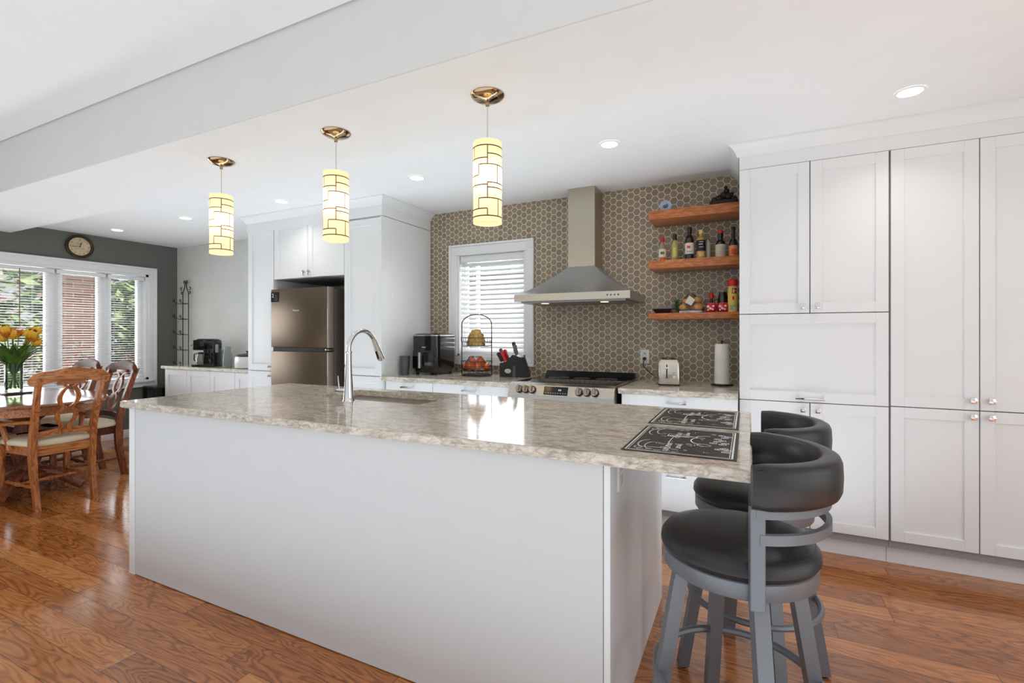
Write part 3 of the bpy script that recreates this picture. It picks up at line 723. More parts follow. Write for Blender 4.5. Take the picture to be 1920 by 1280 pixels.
# faucet
t = thing('faucet', 'tall chrome pull down faucet on the island', 'faucet', (-1.92, 1.945, IT))
b = B(); b.lathe([(.031, 0), (.031, .004), (.028, .01), (.026, .035), (.021, .10), (.018, .15), (.0165, .2), (.0155, .26)], n=24); b.done('body', chrome, t)
pts = []
for k in range(0, 19):
    a = PI - math.radians(155)*k/18; pts.append((0, .105+.105*math.cos(a), .27+.105*math.sin(a)))
pts = [(0, 0, .24)]+pts
b = B(); b.tube(pts, .0125, 12); b.done('spout', chrome, t)
e1 = Vector(pts[-1]); dr = (Vector(pts[-1])-Vector(pts[-2])).normalized()
h = B(); h.tube([e1-dr*.01, e1+dr*.03, e1+dr*.07, e1+dr*.115, e1+dr*.12], [.0135, .0155, .019, .022, .018], 14); h = h.done('spray_head', chrome, t)
b = B(); bx = e1+dr*.06; b.tube([bx+Vector((0, -.016, -.004)), bx+dr*.045+Vector((0, -.018, -.006))], [.007, .007], 8); b.done('spray_button', black_plastic, h)
b = B(); b.lathe([(.0185, 0), (.0185, -.035), (.016, -.06), (.014, -.068), (.0005, -.069)], (-.012, 0, .048), 16, 'X'); b.tube([(-.065, 0, .05), (-.075, .004, .08), (-.085, .008, .13)], [.006, .005, .0045], 8); b.done('lever', chrome, t)
b = B(); b.lathe([(.0172, .255), (.0178, .258), (.0178, .264), (.0172, .267)], n=20); b.done('collar', chrome, t)

# placemats
def ribbon(b, pts, wd, z):
    P = [Vector((p[0], p[1], z)) for p in pts]
    L, R_ = [], []
    for i, p in enumerate(P):
        d = (P[min(i+1, len(P)-1)]-P[max(i-1, 0)]); d.normalize(); n = Vector((-d.y, d.x, 0))*wd/2
        L.append(b.bm.verts.new(p+n)); R_.append(b.bm.verts.new(p-n))
    for i in range(len(P)-1): b._f([L[i], L[i+1], R_[i+1], R_[i]])
def arc(cx_, cy_, rx, ry, a0, a1, n=14): return [(cx_+rx*math.cos(math.radians(a0+(a1-a0)*k/n)), cy_+ry*math.sin(math.radians(a0+(a1-a0)*k/n))) for k in range(n+1)]
def make_mat(label, loc, rz, W, H):
    t = thing('placemat', label, 'placemat', loc, rz, 'chalkboard placemats at the stools')
    B().box(-W/2, W/2, -H/2, H/2, 0, .002, .0008, 1).done('mat', M('chalkboard_mat', (58, 54, 51), .45, var=.15, scale=20), t)
    b = B(); z = .0026; k_ = 1
    for o, wd in ((.012, .004), (.019, .0016)):
        x, y = W/2-o, H/2-o
        ribbon(b, [(-x, -y), (x, -y)], wd, z); ribbon(b, [(x, -y), (x, y)], wd*1.3, z); ribbon(b, [(x, y), (-x, y)], wd, z); ribbon(b, [(-x, y), (-x, -y)], wd, z)
    b.done('chalk_border', M('chalk_white', (226, 226, 222), .8, var=.15, scale=90), t, smooth=False)
    b = B(); z = .0028; r = random.Random(4)
    # glass lying along x, swirls, grape bunch, lettering strokes
    ribbon(b, [(-.06, .045), (-.06, .085), (.0, .078), (.035, .065), (.0, .052), (-.06, .045)], .004, z)
    b._f([b.bm.verts.new(p) for p in ((-.055, .049, z), (-.055, .060, z), (.028, .064, z), (.0, .055, z))])
    ribbon(b, arc(.06, .065, .028, .03, 200, 60), .004, z); ribbon(b, arc(.05, .01, .03, .05, 70, 280), .004, z); ribbon(b, arc(.065, -.055, .02, .016, 0, 340), .003, z)
    ribbon(b, arc(-.03, -.03, .012, .1, 90, 270), .0025, z)
    for (cx_, cy_) in ((.10, .02), (.115, .04), (.10, .06), (.125, .0), (.09, -.01), (.118, -.02), (.12, .09), (.13, .11), (.11, .125), (.125, -.08), (.135, -.1), (.11, -.095), (.13, -.125)):
        ribbon(b, arc(cx_, cy_, .011, .010, 0, 360, 10), .003, z); ribbon(b, arc(cx_, cy_, .005, .004, 20, 300, 8), .003, z)
    for s_ in (1, -1):
        ribbon(b, arc(-.10, .10*s_, .03, .06, 100, 250), .003, z); ribbon(b, arc(-.085, .12*s_, .02, .05, 90, 290), .0025, z); ribbon(b, arc(-.06, .16*s_, .06, .015, 10, 170), .003, z)
        ribbon(b, arc(-.12, .16*s_, .012, .014, 0, 330), .0025, z)
        for q in range(5): ribbon(b, arc(-.11+q*.026, (.185-.006*(q % 2))*s_, .010, .006, 0, 300, 8), .002, z)
    # block lettering strokes beside the glass
    for (ox, oy, nn, sz_) in ((-.035, .115, 5, .016), (-.005, .13, 4, .011), (-.045, -.065, 6, .017), (-.012, -.075, 4, .013)):
        for k in range(nn):
            x, y = ox, oy-k*sz_*1.15
            for (p, q) in (((0, 0), (sz_, 0)), ((sz_ if k % 2 else 0, 0), (sz_*(.5 if k % 3 else 1), -sz_*.8)), ((0, -sz_*.8), (sz_, -sz_*.8))): ribbon(b, [(x+p[0], y+p[1]), (x+q[0], y+q[1])], .0032, z)
    for k in range(26):
        x, y = r.uniform(-.08, .08), r.choice((-1, 1))*r.uniform(.03, .17); a = r.uniform(0, 6)
        ribbon(b, [(x, y), (x+.012*math.cos(a), y+.012*math.sin(a)), (x+.018*math.cos(a+1), y+.018*math.sin(a+1))], .002, z)
    b.done('chalk_drawing', M('chalk_white', (226, 226, 222), .8), t, smooth=False)
    return t
make_mat('black chalk drawing placemat nearest the front edge of island', (-.192, 1.705, IT+.0005), 0, .325, .43)
make_mat('black chalk drawing placemat farther back beside second stool', (-.198, 2.205, IT+.0005), 0, .33, .44)

# ------------------------------------------------------------------ stools
leather = M('black_leather', (34, 34, 36), .38, var=.1, scale=30, bump=.15, spec=.6)
stool_metal = M('grey_powder_metal', (118, 122, 129), .38, .35, var=.03)
def make_stool(label, loc, rz):
    t = thing('bar_stool', label, 'stool', loc, rz, 'black and grey swivel stools at the island end')
    R0 = .206
    b = B(); b.lathe([(R0-.02, .655), (R0-.004, .66), (R0+.003, .672), (R0+.001, .69), (R0-.010, .704), (R0-.035, .713), (.14, .720), (.07, .7235), (.0005, .724)], n=48); s = b.done('seat', leather, t)
    ring = [((R0-.013)*math.cos(2*PI*k/48), (R0-.013)*math.sin(2*PI*k/48), .7035) for k in range(48)]
    B().tube(ring, .0018, 6, closed=True).done('piping', leather, s)
    b = B(); b.lathe([(R0-.025, .612), (R0-.006, .612), (R0-.004, .615), (R0-.004, .654), (R0-.008, .657), (R0-.03, .657)], n=48); b.done('seat_ring', stool_metal, t)
    b = B(); b.lathe([(.05, .60), (.05, .63)], n=20); b.box(-.15, .15, -.02, .02, .60, .617); b.box(-.02, .02, -.15, .15, .60, .617); b.done('swivel_plate', stool_metal, t)
    for k in range(4):
        a = math.radians(20+90*k - 90)
        c, s_ = math.cos(a), math.sin(a)
        hw = .019
        def leg_ring(r, z):
            return [(r*c+dx*c-dy*s_, r*s_+dx*s_+dy*c, z) for dx, dy in ((-hw, -hw), (hw, -hw), (hw, hw), (-hw, hw))]
        B().loft([leg_ring(.150, .612), leg_ring(.160, .57), leg_ring(.255, 0.008)]).done('leg', stool_metal, t, angle=20)
        b = B(); b.lathe([(.014, 0), (.014, .009)], (.255*c, .255*s_, 0), 12); b.done('leg_glide', black_matte, t)
    b = B(); ring = [(.222*math.cos(2*PI*k/48), .222*math.sin(2*PI*k/48), .295) for k in range(48)]; b.tube(ring, .0115, 8, closed=True); b.done('foot_ring', stool_metal, t)
    # curved back, open towards +Y
    def arcb(a0, a1, n=32): return [math.radians(a0+(a1-a0)*k/n) for k in range(n+1)]
    R1 = .215
    rings = []
    for i, a in enumerate(arcb(-170.5, -9.5, 36)):
        f = i/36; endk = min(1, .55+min(f, 1-f)*9)
        sec = []
        for k in range(14):
            q = 2*PI*k/14; u, v = math.cos(q), math.sin(q)
            pu = math.copysign(abs(u)**.6, u)*.030*endk; pv = math.copysign(abs(v)**.55, v)*.056*(.85+.15*endk)
            sec.append(((R1+.01+pu)*math.cos(a), (R1+.01+pu)*math.sin(a), .905+pv))
        rings.append(sec)
    bc = B().loft(rings).done('back_cushion', leather, t, angle=60)
    for zz, q in ((.957, .020),):
        B().tube([((R1+.01+q)*math.cos(a), (R1+.01+q)*math.sin(a), zz-.004) for a in arcb(-168, -12)], .0015, 5).done('piping', leather, bc)
    def bar(z0, z1, ra, rb, a0, a1, name):
        b = B(); rr = []
        for a in arcb(a0, a1): rr.append([(ra*math.cos(a), ra*math.sin(a), z0), (rb*math.cos(a), rb*math.sin(a), z0), (rb*math.cos(a), rb*math.sin(a), z1), (ra*math.cos(a), ra*math.sin(a), z1)])
        b.loft(rr).done(name, stool_metal, t, angle=30)
    bar(.828, .850, .215, .229, -168, -12, 'upper_back_rail'); bar(.765, .790, .216, .230, -166, -14, 'lower_back_rail')
    for a in (-167, -13):
        m_ = Matrix.Rotation(math.radians(a), 4, 'Z')
        B().box(.204, .228, -.017, .017, .602, .852, .002, 1, m_).done('back_post', stool_metal, t)
    return t
make_stool('black leather bar stool nearest the camera at island corner', (-.030, 1.538, 0), PI/2)
make_stool('second black leather bar stool, behind the nearest one', (0.012, 2.052, 0), PI/2)

# ------------------------------------------------------------------ stove
t = thing('stove', 'stainless steel slide in electric range with black glass top', 'stove', (-1.175, 3.5, 0), world=True)
sx0, sx1 = -1.562, -.790
B().box(sx0+.01, sx1-.01, 3.23, YW-.01, .03, .895).done('body', M('range_side_dark', (40, 40, 42), .4), t, smooth=False)
b = B(); b.box(sx0, sx1, 3.205, 3.86, .895, .928, .004); b.done('cooktop_frame', stain, t)
ck = B().box(sx0+.02, sx1-.02, 3.23, 3.82, .926, .934, .002).done('glass_cooktop', M('black_ceramic_glass', (14, 13, 14), .06, var=.2), t)
b = B()
for cx_, cy_, r_ in ((-1.37, 3.40, .10), (-.98, 3.40, .115), (-1.37, 3.67, .08), (-.98, 3.67, .08), (-1.175, 3.66, .06)):
    for q in (r_, r_*.65): b.tube([(cx_+q*math.cos(2*PI*k/40), cy_+q*math.sin(2*PI*k/40), .9341) for k in range(40)], .0008, 4, closed=True)
b.done('burner_ring', M('burner_mark_grey', (96, 92, 90), .4), ck)
b = B(); b.yz([(3.80, .93), (3.86, .93), (3.86, .968), (3.845, .972), (3.82, .95)], sx0+.02, sx1-.01); b.done('rear_trim', M('rear_trim_black', (34, 34, 36), .3), t, smooth=False)
b = B(); b.yz([(3.215, .932), (3.195, .932), (3.165, .918), (3.135, .85), (3.135, .818), (3.23, .815)], sx0, sx1); cp = b.done('control_panel', stain, t, smooth=False)
# knobs sit on the sloped face between (3.165,.918) and (3.135,.85)
nrm = Vector((0, -.068, .03)).normalized(); tang = Vector((0, .03, .068)).normalized()
def on_panel(x, f=.5, out=0): return Vector((x, 3.135+.030*f, .85+.068*f))+nrm*out
for x in (-1.475, -1.425, -1.375, -1.03, -.975, -.92):
    m_ = Matrix.Translation(on_panel(x, .5)) @ nrm.to_track_quat('Z', 'Y').to_matrix().to_4x4()
    q = B(); q.lathe([(.0235, .002), (.0235, .024), (.020, .028), (.0005, .028)], n=24)
    kk = q.bm; [setattr(v, 'co', m_ @ v.co) for v in kk.verts]; rg = B(); rg.lathe([(.0285, .0004), (.0285, .003), (.025, .0035)], n=24, cap=False); [setattr(v, 'co', m_ @ v.co) for v in rg.bm.verts]; rg.done('knob_shade_ring', M('knob_shade_dark', (52, 48, 44), .35, .6), t)  # dark ring added round each knob as its shading line
    q2 = B(); q2.merge(kk.copy()); q2.box(-.0065, .0065, -.023, .023, .026, .042, .002, 1, m_); q2.done('knob', steel('knob_steel', (168, 158, 144), .16), t)
m_ = Matrix.Translation(on_panel(-1.20, .5, .0006)) @ nrm.to_track_quat('Z', 'Y').to_matrix().to_4x4()
dp = B(); dp.box(-.088, .088, -.030, .030, 0, .0015, .0005, 1, m_); dp = dp.done('display', M('display_glass_black', (8, 8, 9), .08), t)
b = B(); rr_ = Matrix.Translation(on_panel(-1.20, .5, .0025)) @ nrm.to_track_quat('Z', 'Y').to_matrix().to_4x4()
for k in range(9): b.box(-.075+k*.018, -.067+k*.018, -.018, -.015, 0, .0003, 0, 1, rr_)
b.box(.02, .028, 0, .012, 0, .0003, 0, 1, rr_); b.box(.032, .04, 0, .012, 0, .0003, 0, 1, rr_)
b.done('display_digits', M('display_digit', (150, 155, 160), .4, emit=(170, 185, 200), estr=.6), t, smooth=False)
dr_ = B().box(sx0+.005, sx1-.005, 3.185, 3.23, .20, .80, .006).done('oven_door', stain, t)
B().box(sx0+.09, sx1-.09, 3.183, 3.187, .30, .66).done('oven_window', black_plastic, dr_, smooth=False)
b = B(); b.tube([(sx0+.05, 3.135, .755), (sx1-.05, 3.135, .755)], .011, 12); b.box(sx0+.06, sx0+.085, 3.135, 3.19, .745, .765); b.box(sx1-.085, sx1-.06, 3.135, 3.19, .745, .765); b.done('oven_handle', stain, dr_)
B().box(sx0+.005, sx1-.005, 3.185, 3.23, .06, .19, .005).done('warming_drawer', stain, t)

# range hood
t = thing('range_hood', 'stainless steel chimney hood above the stove', 'range hood', (-1.17, 3.65, 1.55), world=True)
hx0_, hx1_, hy = -1.625, -.735, 3.37
z_b, z_t = 1.528, 1.582
b = B()
cx0, cx1, cy_ = -1.300, -1.080, 3.69
def rect(x0, x1, y0, z): return [(x0, y0, z), (x1, y0, z), (x1, YW-.002, z), (x0, YW-.002, z)]
rings = [rect(hx0_, hx1_, hy, z_b), rect(hx0_, hx1_, hy, z_t)]
for k in range(1, 13):
    f = k/12; g = f**1.0; s_ = 1-(1-f)**1.55
    zz = z_t+(1.815-z_t)*(.35*f+.65*f**1.6)
    rings.append(rect(hx0_+(cx0-hx0_)*f, hx1_+(cx1-hx1_)*f, hy+(cy_-hy)*f, zz))
b.loft(rings).done('canopy', steel('hood_steel', (196, 198, 200), .36), t, angle=25)
B().box(cx0, cx1, cy_, YW-.002, 1.80, CZ-.001).done('chimney', stain_warm, t, smooth=False)
b = B(); b.box(hx0_+.001, hx1_-.001, hy-.002, hy+.002, z_b+.001, z_t-.002); b.done('front_band', steel('band_steel', (204, 196, 182), .2, (1, 1, 30)), t, smooth=False)
b = B(); b.box(hx0_+.04, hx1_-.04, hy+.04, YW-.05, z_b-.012, z_b+.001); b.done('grease_filter', steel('filter_steel', (150, 148, 145), .35), t, smooth=False)
b = B()
for k in range(4): b.lathe([(.006, 0), (.006, -.003), (.0005, -.004)], (-.895+k*.026, hy-.002, (z_b+z_t)/2), 10, 'Y')
b.done('button', M('button_dark', (90, 86, 80), .3, .5), t)
for x in (-1.42, -.95):
    b = B(); b.lathe([(.03, z_b-.012), (.03, z_b-.014), (.0005, z_b-.0145)], (x, 3.5, 0), 16); b.done('hood_lamp', M('lamp_lens', (255, 244, 220), .3, emit=(255, 236, 200), estr=2.0), t)

# ------------------------------------------------------------------ shelves and what stands on them
shelf_wood = wood('cherry_shelf_wood', (156, 84, 36), (200, 118, 58), .35, 'X')
SY = 3.62
SH = []
for zt, zb, lab in ((2.175, 2.110, 'thick wooden floating shelf, topmost of three'), (1.812, 1.752, 'thick wooden floating shelf with sauce bottles, middle of three'), (1.430, 1.385, 'thick wooden floating shelf, lowest of three')):
    solo(B().box(-.655, -.057, SY, YW-.001, zb, zt, .003, 2), 'floating_shelf', shelf_wood, lab, 'shelf', (-.36, 3.76, zb), group='floating shelves on the tiled wall')
    SH.append(zt)
S1, S2, S3 = SH
def bottle(label, x, y, z, prof, mat, cap_prof, cap_mat, lab=None, extra=None, cat='bottle'):
    t = thing('sauce_bottle', label, cat, (x, y, z))
    B().lathe(prof, n=20).done('glass_body', mat, t)
    B().lathe(cap_prof, n=16).done('cap', cap_mat, t)
    if lab:
        r, z0_, z1_, m_ = lab
        B().lathe([(r, z0_), (r+.0006, z0_+.0005), (r+.0006, z1_-.0005), (r, z1_)], n=24, cap=False).done('paper_label', m_, t)
    if extra: extra(t)
    return t
def marks(t, r, items, mat):
    b = B()
    for a0, a1, z0_, z1_ in items:    # patches on the cylinder, degrees, 0 = towards the camera side
        n = max(2, int((a1-a0)/8)); pts = []
        for k in range(n+1):
            a = math.radians(-82+a0+(a1-a0)*k/n); pts.append((r*math.cos(a), r*math.sin(a)))
        for p, q in zip(pts, pts[1:]): b.quad((p[0], p[1], z0_), (q[0], q[1], z0_), (q[0], q[1], z1_), (p[0], p[1], z1_))
    b.done('label_print', mat, t, smooth=False, fix=False)
redm = M('red_plastic', (206, 44, 30), .3); cream = M('cream_label', (232, 222, 200), .6); orange = M('orange_label', (226, 98, 44), .5)
oil = M('pale_oil_glass', (176, 172, 100), .08, coat=.5); clearb = M('clear_sauce', (150, 140, 112), .1, coat=.5); dark = M('dark_sauce_glass', (26, 16, 14), .08, coat=.5)
yel = M('yellow_cap', (232, 214, 120), .4); white_l = M('white_label', (228, 224, 214), .6); blk_l = M('black_label', (30, 28, 34), .5); brown = M('amber_sauce', (196, 150, 84), .15, coat=.4)
yS = 3.73
def bprof(r, sh, nk, h, rn): return [(r*.9, 0), (r, .004), (r, sh), (r*.8, sh+.018), (rn, nk), (rn, h)]
def capp(r, z0_, z1_): return [(r, z0_), (r, z1_-.003), (r*.8, z1_), (.0005, z1_)]
def ex1(t): marks(t, .0272, [(-50, 60, .012, .035)], orange); marks(t, .0274, [(-30, 30, .055, .075)], M('green_print', (92, 110, 60), .5))
bottle('small sauce bottle with red cap and cream label, leftmost on middle shelf', -.575, yS, S2, bprof(.026, .10, .145, .155, .010), clearb, capp(.015, .150, .185), redm, (.0265, .012, .095, cream), ex1)
def ex2(t): marks(t, .0242, [(-30, 25, .03, .10)], M('pale_green_print', (206, 206, 120), .4))
bottle('clear oil bottle with black cap, second from left on middle shelf', -.487, yS, S2, bprof(.024, .118, .150, .16, .012), oil, capp(.0145, .155, .200), black_plastic, None, ex2)
def ex3(t): marks(t, .0318, [(-35, 10, .085, .103)], redm); marks(t, .0318, [(-40, 30, .062, .066), (-40, 30, .055, .058)], M('grey_print', (150, 150, 150), .5))
bottle('tall dark sauce bottle with white label, third on middle shelf', -.385, yS, S2, bprof(.031, .15, .185, .205, .014), dark, capp(.017, .20, .242), black_plastic, (.0312, .045, .125, white_l), ex3)
def ex4(t): marks(t, .0318, [(-30, 40, .02, .05)], M('orange_yellow_print', (232, 190, 110), .5)); marks(t, .0318, [(-25, 30, .085, .090), (-30, 20, .105, .111), (-20, 30, .122, .127)], white_l)
bottle('yellow capped bottle with black label beside tall dark bottle', -.307, yS-.005, S2, bprof(.031, .140, .170, .19, .010), brown, capp(.014, .185, .215), yel, (.0312, .06, .138, blk_l), ex4)
bottle('slim clear glass bottle tucked behind the black labelled bottle', -.262, yS+.03, S2, bprof(.018, .11, .13, .14, .010), M('frosted_glass_jar', (196, 192, 176), .2, coat=.4), capp(.011, .138, .15), nickel)
def ex5(t): marks(t, .0338, [(-38, 38, .03+.014*k, .032+.014*k) for k in range(4)], M('grey_print', (150, 150, 150), .5))
bottle('dark wide bottle with red cap and parchment label on middle shelf', -.178, yS, S2, bprof(.033, .105, .13, .18, .018), dark, capp(.020, .178, .198), redm, (.0332, .008, .098, M('parchment_label', (212, 204, 178), .6)), ex5)
def ex6(t): marks(t, .0298, [(-35, 30, .02, .06)], M('deep_orange_print', (210, 70, 34), .5))
bottle('dark bottle with orange label, rightmost on middle shelf', -.095, yS, S2, bprof(.029, .10, .135, .2, .012), dark, capp(.0135, .195, .215), black_matte, (.0292, .01, .085, M('pale_orange_label', (232, 150, 96), .5)), ex6)
# top shelf
t = thing('decorative_plate', 'small blue and white scalloped dish standing on top shelf', 'dish', (-.548, 3.70, S1))
b = B(); rings = []
for r_, y_ in ((.001, .004), (.02, .003), (.032, -.002), (.041, -.008), (.043, -.007), (.034, .002), (.02, .008), (.001, .009)):
    rings.append([(r_*(1+.04*math.cos(8*2*PI*k/48))*math.cos(2*PI*k/48), y_, .043+r_*(1+.04*math.cos(8*2*PI*k/48))*math.sin(2*PI*k/48)) for k in range(48)])
b.loft(rings).done('plate', M('pale_blue_glaze', (172, 190, 216), .2), t)
b = B(); b.sphere((-.004, .0, .043), .017, sc=(1, .5, .7)); b.sphere((.008, -.003, .047), .010, sc=(1, .4, 1.3)); b.done('painted_motif', M('motif_brown_blue', (104, 104, 96), .5, var=.6, scale=120), t)
b = B(); b.tube([(-.02, .008, .001), (-.02, .03, .03), (.02, .03, .03), (.02, .008, .001)], .002, 6); b.done('plate_stand', black_iron, t)
t = thing('carved_ornament', 'dark carved mountain shaped ornament on top shelf', 'ornament', (-.155, 3.74, S1))
b = B(); b.box(-.095, .09, -.05, .05, 0, .045, .012, 3); b.done('base', M('dark_carved_wood', (30, 22, 18), .5, var=.3), t)
b = B(); rr = random.Random(5)
for (x_, z_, r_) in ((-.06, .055, .028), (-.03, .065, .03), (0.0, .085, .030), (.015, .115, .022), (.03, .075, .03), (.06, .055, .025), (.012, .135, .012), (.05, .09, .014)):
    b.sphere((x_, rr.uniform(-.015, .015), z_), r_, 9, 6, (1, .9, .9))
b.done('carving', M('dark_carved_wood', (30, 22, 18), .5, bump=.5), t)
# lower shelf
t = thing('takeout_tray', 'shallow black plastic tray with clear lid on lowest shelf', 'container', (-.565, 3.72, S3))
b = B()
def rrect(w_, d_, z_): return [(-w_, -d_, z_), (w_, -d_, z_), (w_, d_, z_), (-w_, d_, z_)]
b.loft([rrect(.050, .045, 0), rrect(.068, .062, .030), rrect(.074, .068, .031), rrect(.074, .068, .034)]).done('tray', black_plastic, t, smooth=False)
b = B(); b.loft([rrect(.073, .067, .0345), rrect(.064, .058, .048), rrect(.06, .055, .048)]).done('lid', M('clear_plastic_lid', (170, 174, 172), .12, trans=.6, alpha=.6), t, smooth=False)
t = thing('bun_bag', 'clear bag of bread rolls with white tag on lowest shelf', 'bread bag', (-.375, 3.73, S3))
bun = M('bread_crust', (196, 148, 92), .55, var=.25, scale=20)
for x_, y_, z_, r_ in ((-.045, -.01, .040, .038), (.045, -.01, .042, .042), (-.03, .0, .082, .033), (.04, .0, .090, .036), (0, .03, .05, .036)):
    B().sphere((x_, y_, z_), r_, 14, 8, (1, 1, .82)).done('bread_roll', bun, t)
b = B(); rings = []
for k in range(9):
    z_ = .002+k*.018; w_ = .088*(1-(k/8)**2.2*.9); rings.append([(w_*math.cos(2*PI*i/18)*(1+.05*math.sin(i*5+k)), w_*.6*math.sin(2*PI*i/18), z_) for i in range(18)])
b.loft(rings).done('bag_film', glass('plastic_film', (240, 240, 240)), t, fix=True)
b = B(); b.loft([[(-.035, -.058, .075), (.008, -.060, .052), (.034, -.056, .092), (-.006, -.052, .125)], [(-.035, -.056, .075), (.008, -.058, .052), (.034, -.054, .092), (-.006, -.050, .125)]]).done('tag', M('tag_paper', (226, 218, 206), .7), t, smooth=False)
b = B(); b.box(-.075, .075, -.066, -.055, .001, .016, .003); b.done('wrapper_strip', M('purple_white_wrap', (196, 180, 210), .35, var=.5, scale=40), t)
t = thing('herb_sprig', 'green bristly herb sprig between tray and bread rolls', 'plant', (-.475, 3.75, S3))
b = B(); rr = random.Random(8)
b.tube([(.0, 0, 0), (0, 0, .08)], .003, 6)
for k in range(90):
    z_ = rr.uniform(.01, .085); a = rr.uniform(0, 2*PI); L = rr.uniform(.02, .035); c_, s_ = math.cos(a), math.sin(a)
    b.quad((0, 0, z_), (c_*L*.5-s_*.003, s_*L*.5+c_*.003, z_+L*.4), (c_*L, s_*L, z_+L), (c_*L*.5+s_*.003, s_*L*.5-c_*.003, z_+L*.4))
b.done('needles', M('herb_green', (70, 122, 52), .5, var=.3), t, smooth=False, fix=False)
def ex7(t): marks(t, .0182, [(-60, 60, .05, .055)], nickel)
bottle('small dark bottle with red cap and silver top on lowest shelf', -.240, 3.76, S3, [(.022, 0), (.024, .004), (.024, .05), (.010, .085), (.010, .12)], dark, [(.010, .100), (.016, .104), (.018, .120), (.016, .135), (.010, .137), (.011, .15), (.0005, .152)], redm)
t = thing('candy_bag', 'shiny red and white candy pack, left of two on lowest shelf', 'candy pack', (-.235, 3.69, S3), 0, 'red candy packs'); 
def pouch(t, rz=0):
    b = B(); rings = []
    for k in range(9):
        f = k/8; w_ = .034*(.75+.3*math.sin(PI*f)); th = .022*math.sin(PI*min(max(f, .06), .94))+.002
        rings.append([(w_*math.cos(2*PI*i/16)+.002*math.sin(3*i+k*2), th*math.sin(2*PI*i/16), .001+f*.068) for i in range(16)])
    p = b.loft(rings).done('wrapper', M('shiny_red_foil', (204, 26, 44), .2, coat=.5, bump=.6), t)
    b = B()
    for x_, z_, s_ in ((-.02, .042, .009), (-.004, .030, .011), (.014, .044, .008), (.010, .022, .007), (-.02, .018, .006)):
        b.sphere((x_, -.021, z_), s_, 8, 5, (1, .25, 1))
    b.done('print', M('white_foil_print', (238, 224, 214), .3), p)
pouch(t)
d = dup(t, (-.160, 3.69, S3), .12, 'shiny red and white candy pack, right of two on lowest shelf')
t = thing('glass_jar', 'dark glass jar behind the red candy packs', 'jar', (-.165, 3.80, S3))
B().lathe([(.034, 0), (.036, .005), (.036, .11), (.028, .135), (.026, .15)], n=20).done('jar_body', M('smoky_glass', (34, 28, 22), .05, coat=.6), t)
b = B(); b.tube([(-.034, -.01, .10), (-.055, -.015, .09), (-.055, -.015, .05), (-.034, -.01, .04)], .003, 6); b.done('jar_handle', M('smoky_glass', (34, 28, 22), .05), t)
t = thing('spray_can', 'yellow cooking spray can with red cap beside the pantry', 'can', (-.098, 3.70, S3))
B().lathe([(.031, 0), (.032, .004), (.032, .175), (.028, .185)], n=24).done('can_body', M('yellow_can', (228, 196, 96), .3, var=.15), t)
B().lathe([(.0325, .180), (.0325, .222), (.028, .228), (.0005, .228)], n=24).done('cap', redm, t)
marks(t, .0327, [(-15, 40, .128, .165)], M('dark_red_print', (140, 30, 24), .4)); marks(t, .0329, [(-6, 2, .133, .160), (6, 12, .133, .160), (18, 30, .145, .150)], cream)
marks(t, .0327, [(-12, 10, .085, .11)], redm); marks(t, .0327, [(-40, 30, .015, .05)], M('green_grey_print', (150, 168, 120), .4)); marks(t, .0329, [(0, 30, .012, .035)], M('pale_food_print', (216, 200, 180), .4))

# ------------------------------------------------------------------ back counter things
Z0 = CT+.0005
t = thing('tumbler', 'tall dark grey tumbler beside the air fryer', 'cup', (-2.715, 3.42, Z0))
B().lathe([(.034, 0), (.036, .002), (.045, .158), (.0455, .165), (.042, .165), (.033, .008), (.0005, .008)], n=28).done('cup', M('dark_grey_metal', (88, 90, 92), .35, .4), t)
# air fryer
t = thing('air_fryer', 'glossy black air fryer with silver handle', 'air fryer', (-2.545, 3.62, Z0), math.radians(-4)); t.scale = (1, 1, 1.07)
b = B()
def rsq(w_, d_, z_, e=.06, n=6):
    pts = []
    for cx_, cy2, a0 in ((w_-e, d_-e, 0), (-w_+e, d_-e, 90), (-w_+e, -d_+e, 180), (w_-e, -d_+e, 270)):
        for k in range(n+1):
            a = math.radians(a0+90*k/n); pts.append((cx_+e*math.cos(a), cy2+e*math.sin(a), z_))
    return pts
b.loft([rsq(.13, .14, .018), rsq(.14, .15, .05), rsq(.146, .155, .15), rsq(.146, .155, .29), rsq(.146, .155, .318)]).done('housing', black_plastic, t)
b = B(); b.loft([rsq(.144, .153, .3185), rsq(.144, .153, .326)]).done('top_band', M('silver_band', (200, 200, 202), .2, .9), t)
b = B(); b.loft([rsq(.142, .151, .3262), rsq(.13, .14, .336), rsq(.08, .09, .342)]).done('lid', black_plastic, t)
b = B()
for sx_, sy_ in ((-1, -1), (1, -1), (1, 1), (-1, 1)): b.lathe([(.014, 0), (.016, .02)], (sx_*.1, sy_*.11, 0), 10)
b.done('foot', black_matte, t)
b = B(); b.box(-.120, .120, -.158, -.14, .05, .20, .01); dw = b.done('drawer_front', black_plastic, t)
b = B(); b.box(-.026, -.002, -.192, -.178, .055, .185, .004, 2); b.box(-.020, -.008, -.18, -.16, .062, .08); b.box(-.020, -.008, -.18, -.16, .16, .178); b.done('handle', M('silver_handle', (198, 198, 200), .25, .8), t)
text_mesh('logo', 'PHILIPS', .014, white_pl, t, Matrix.Translation((0.01, -.1565, .225)) @ FRONT, .0004)
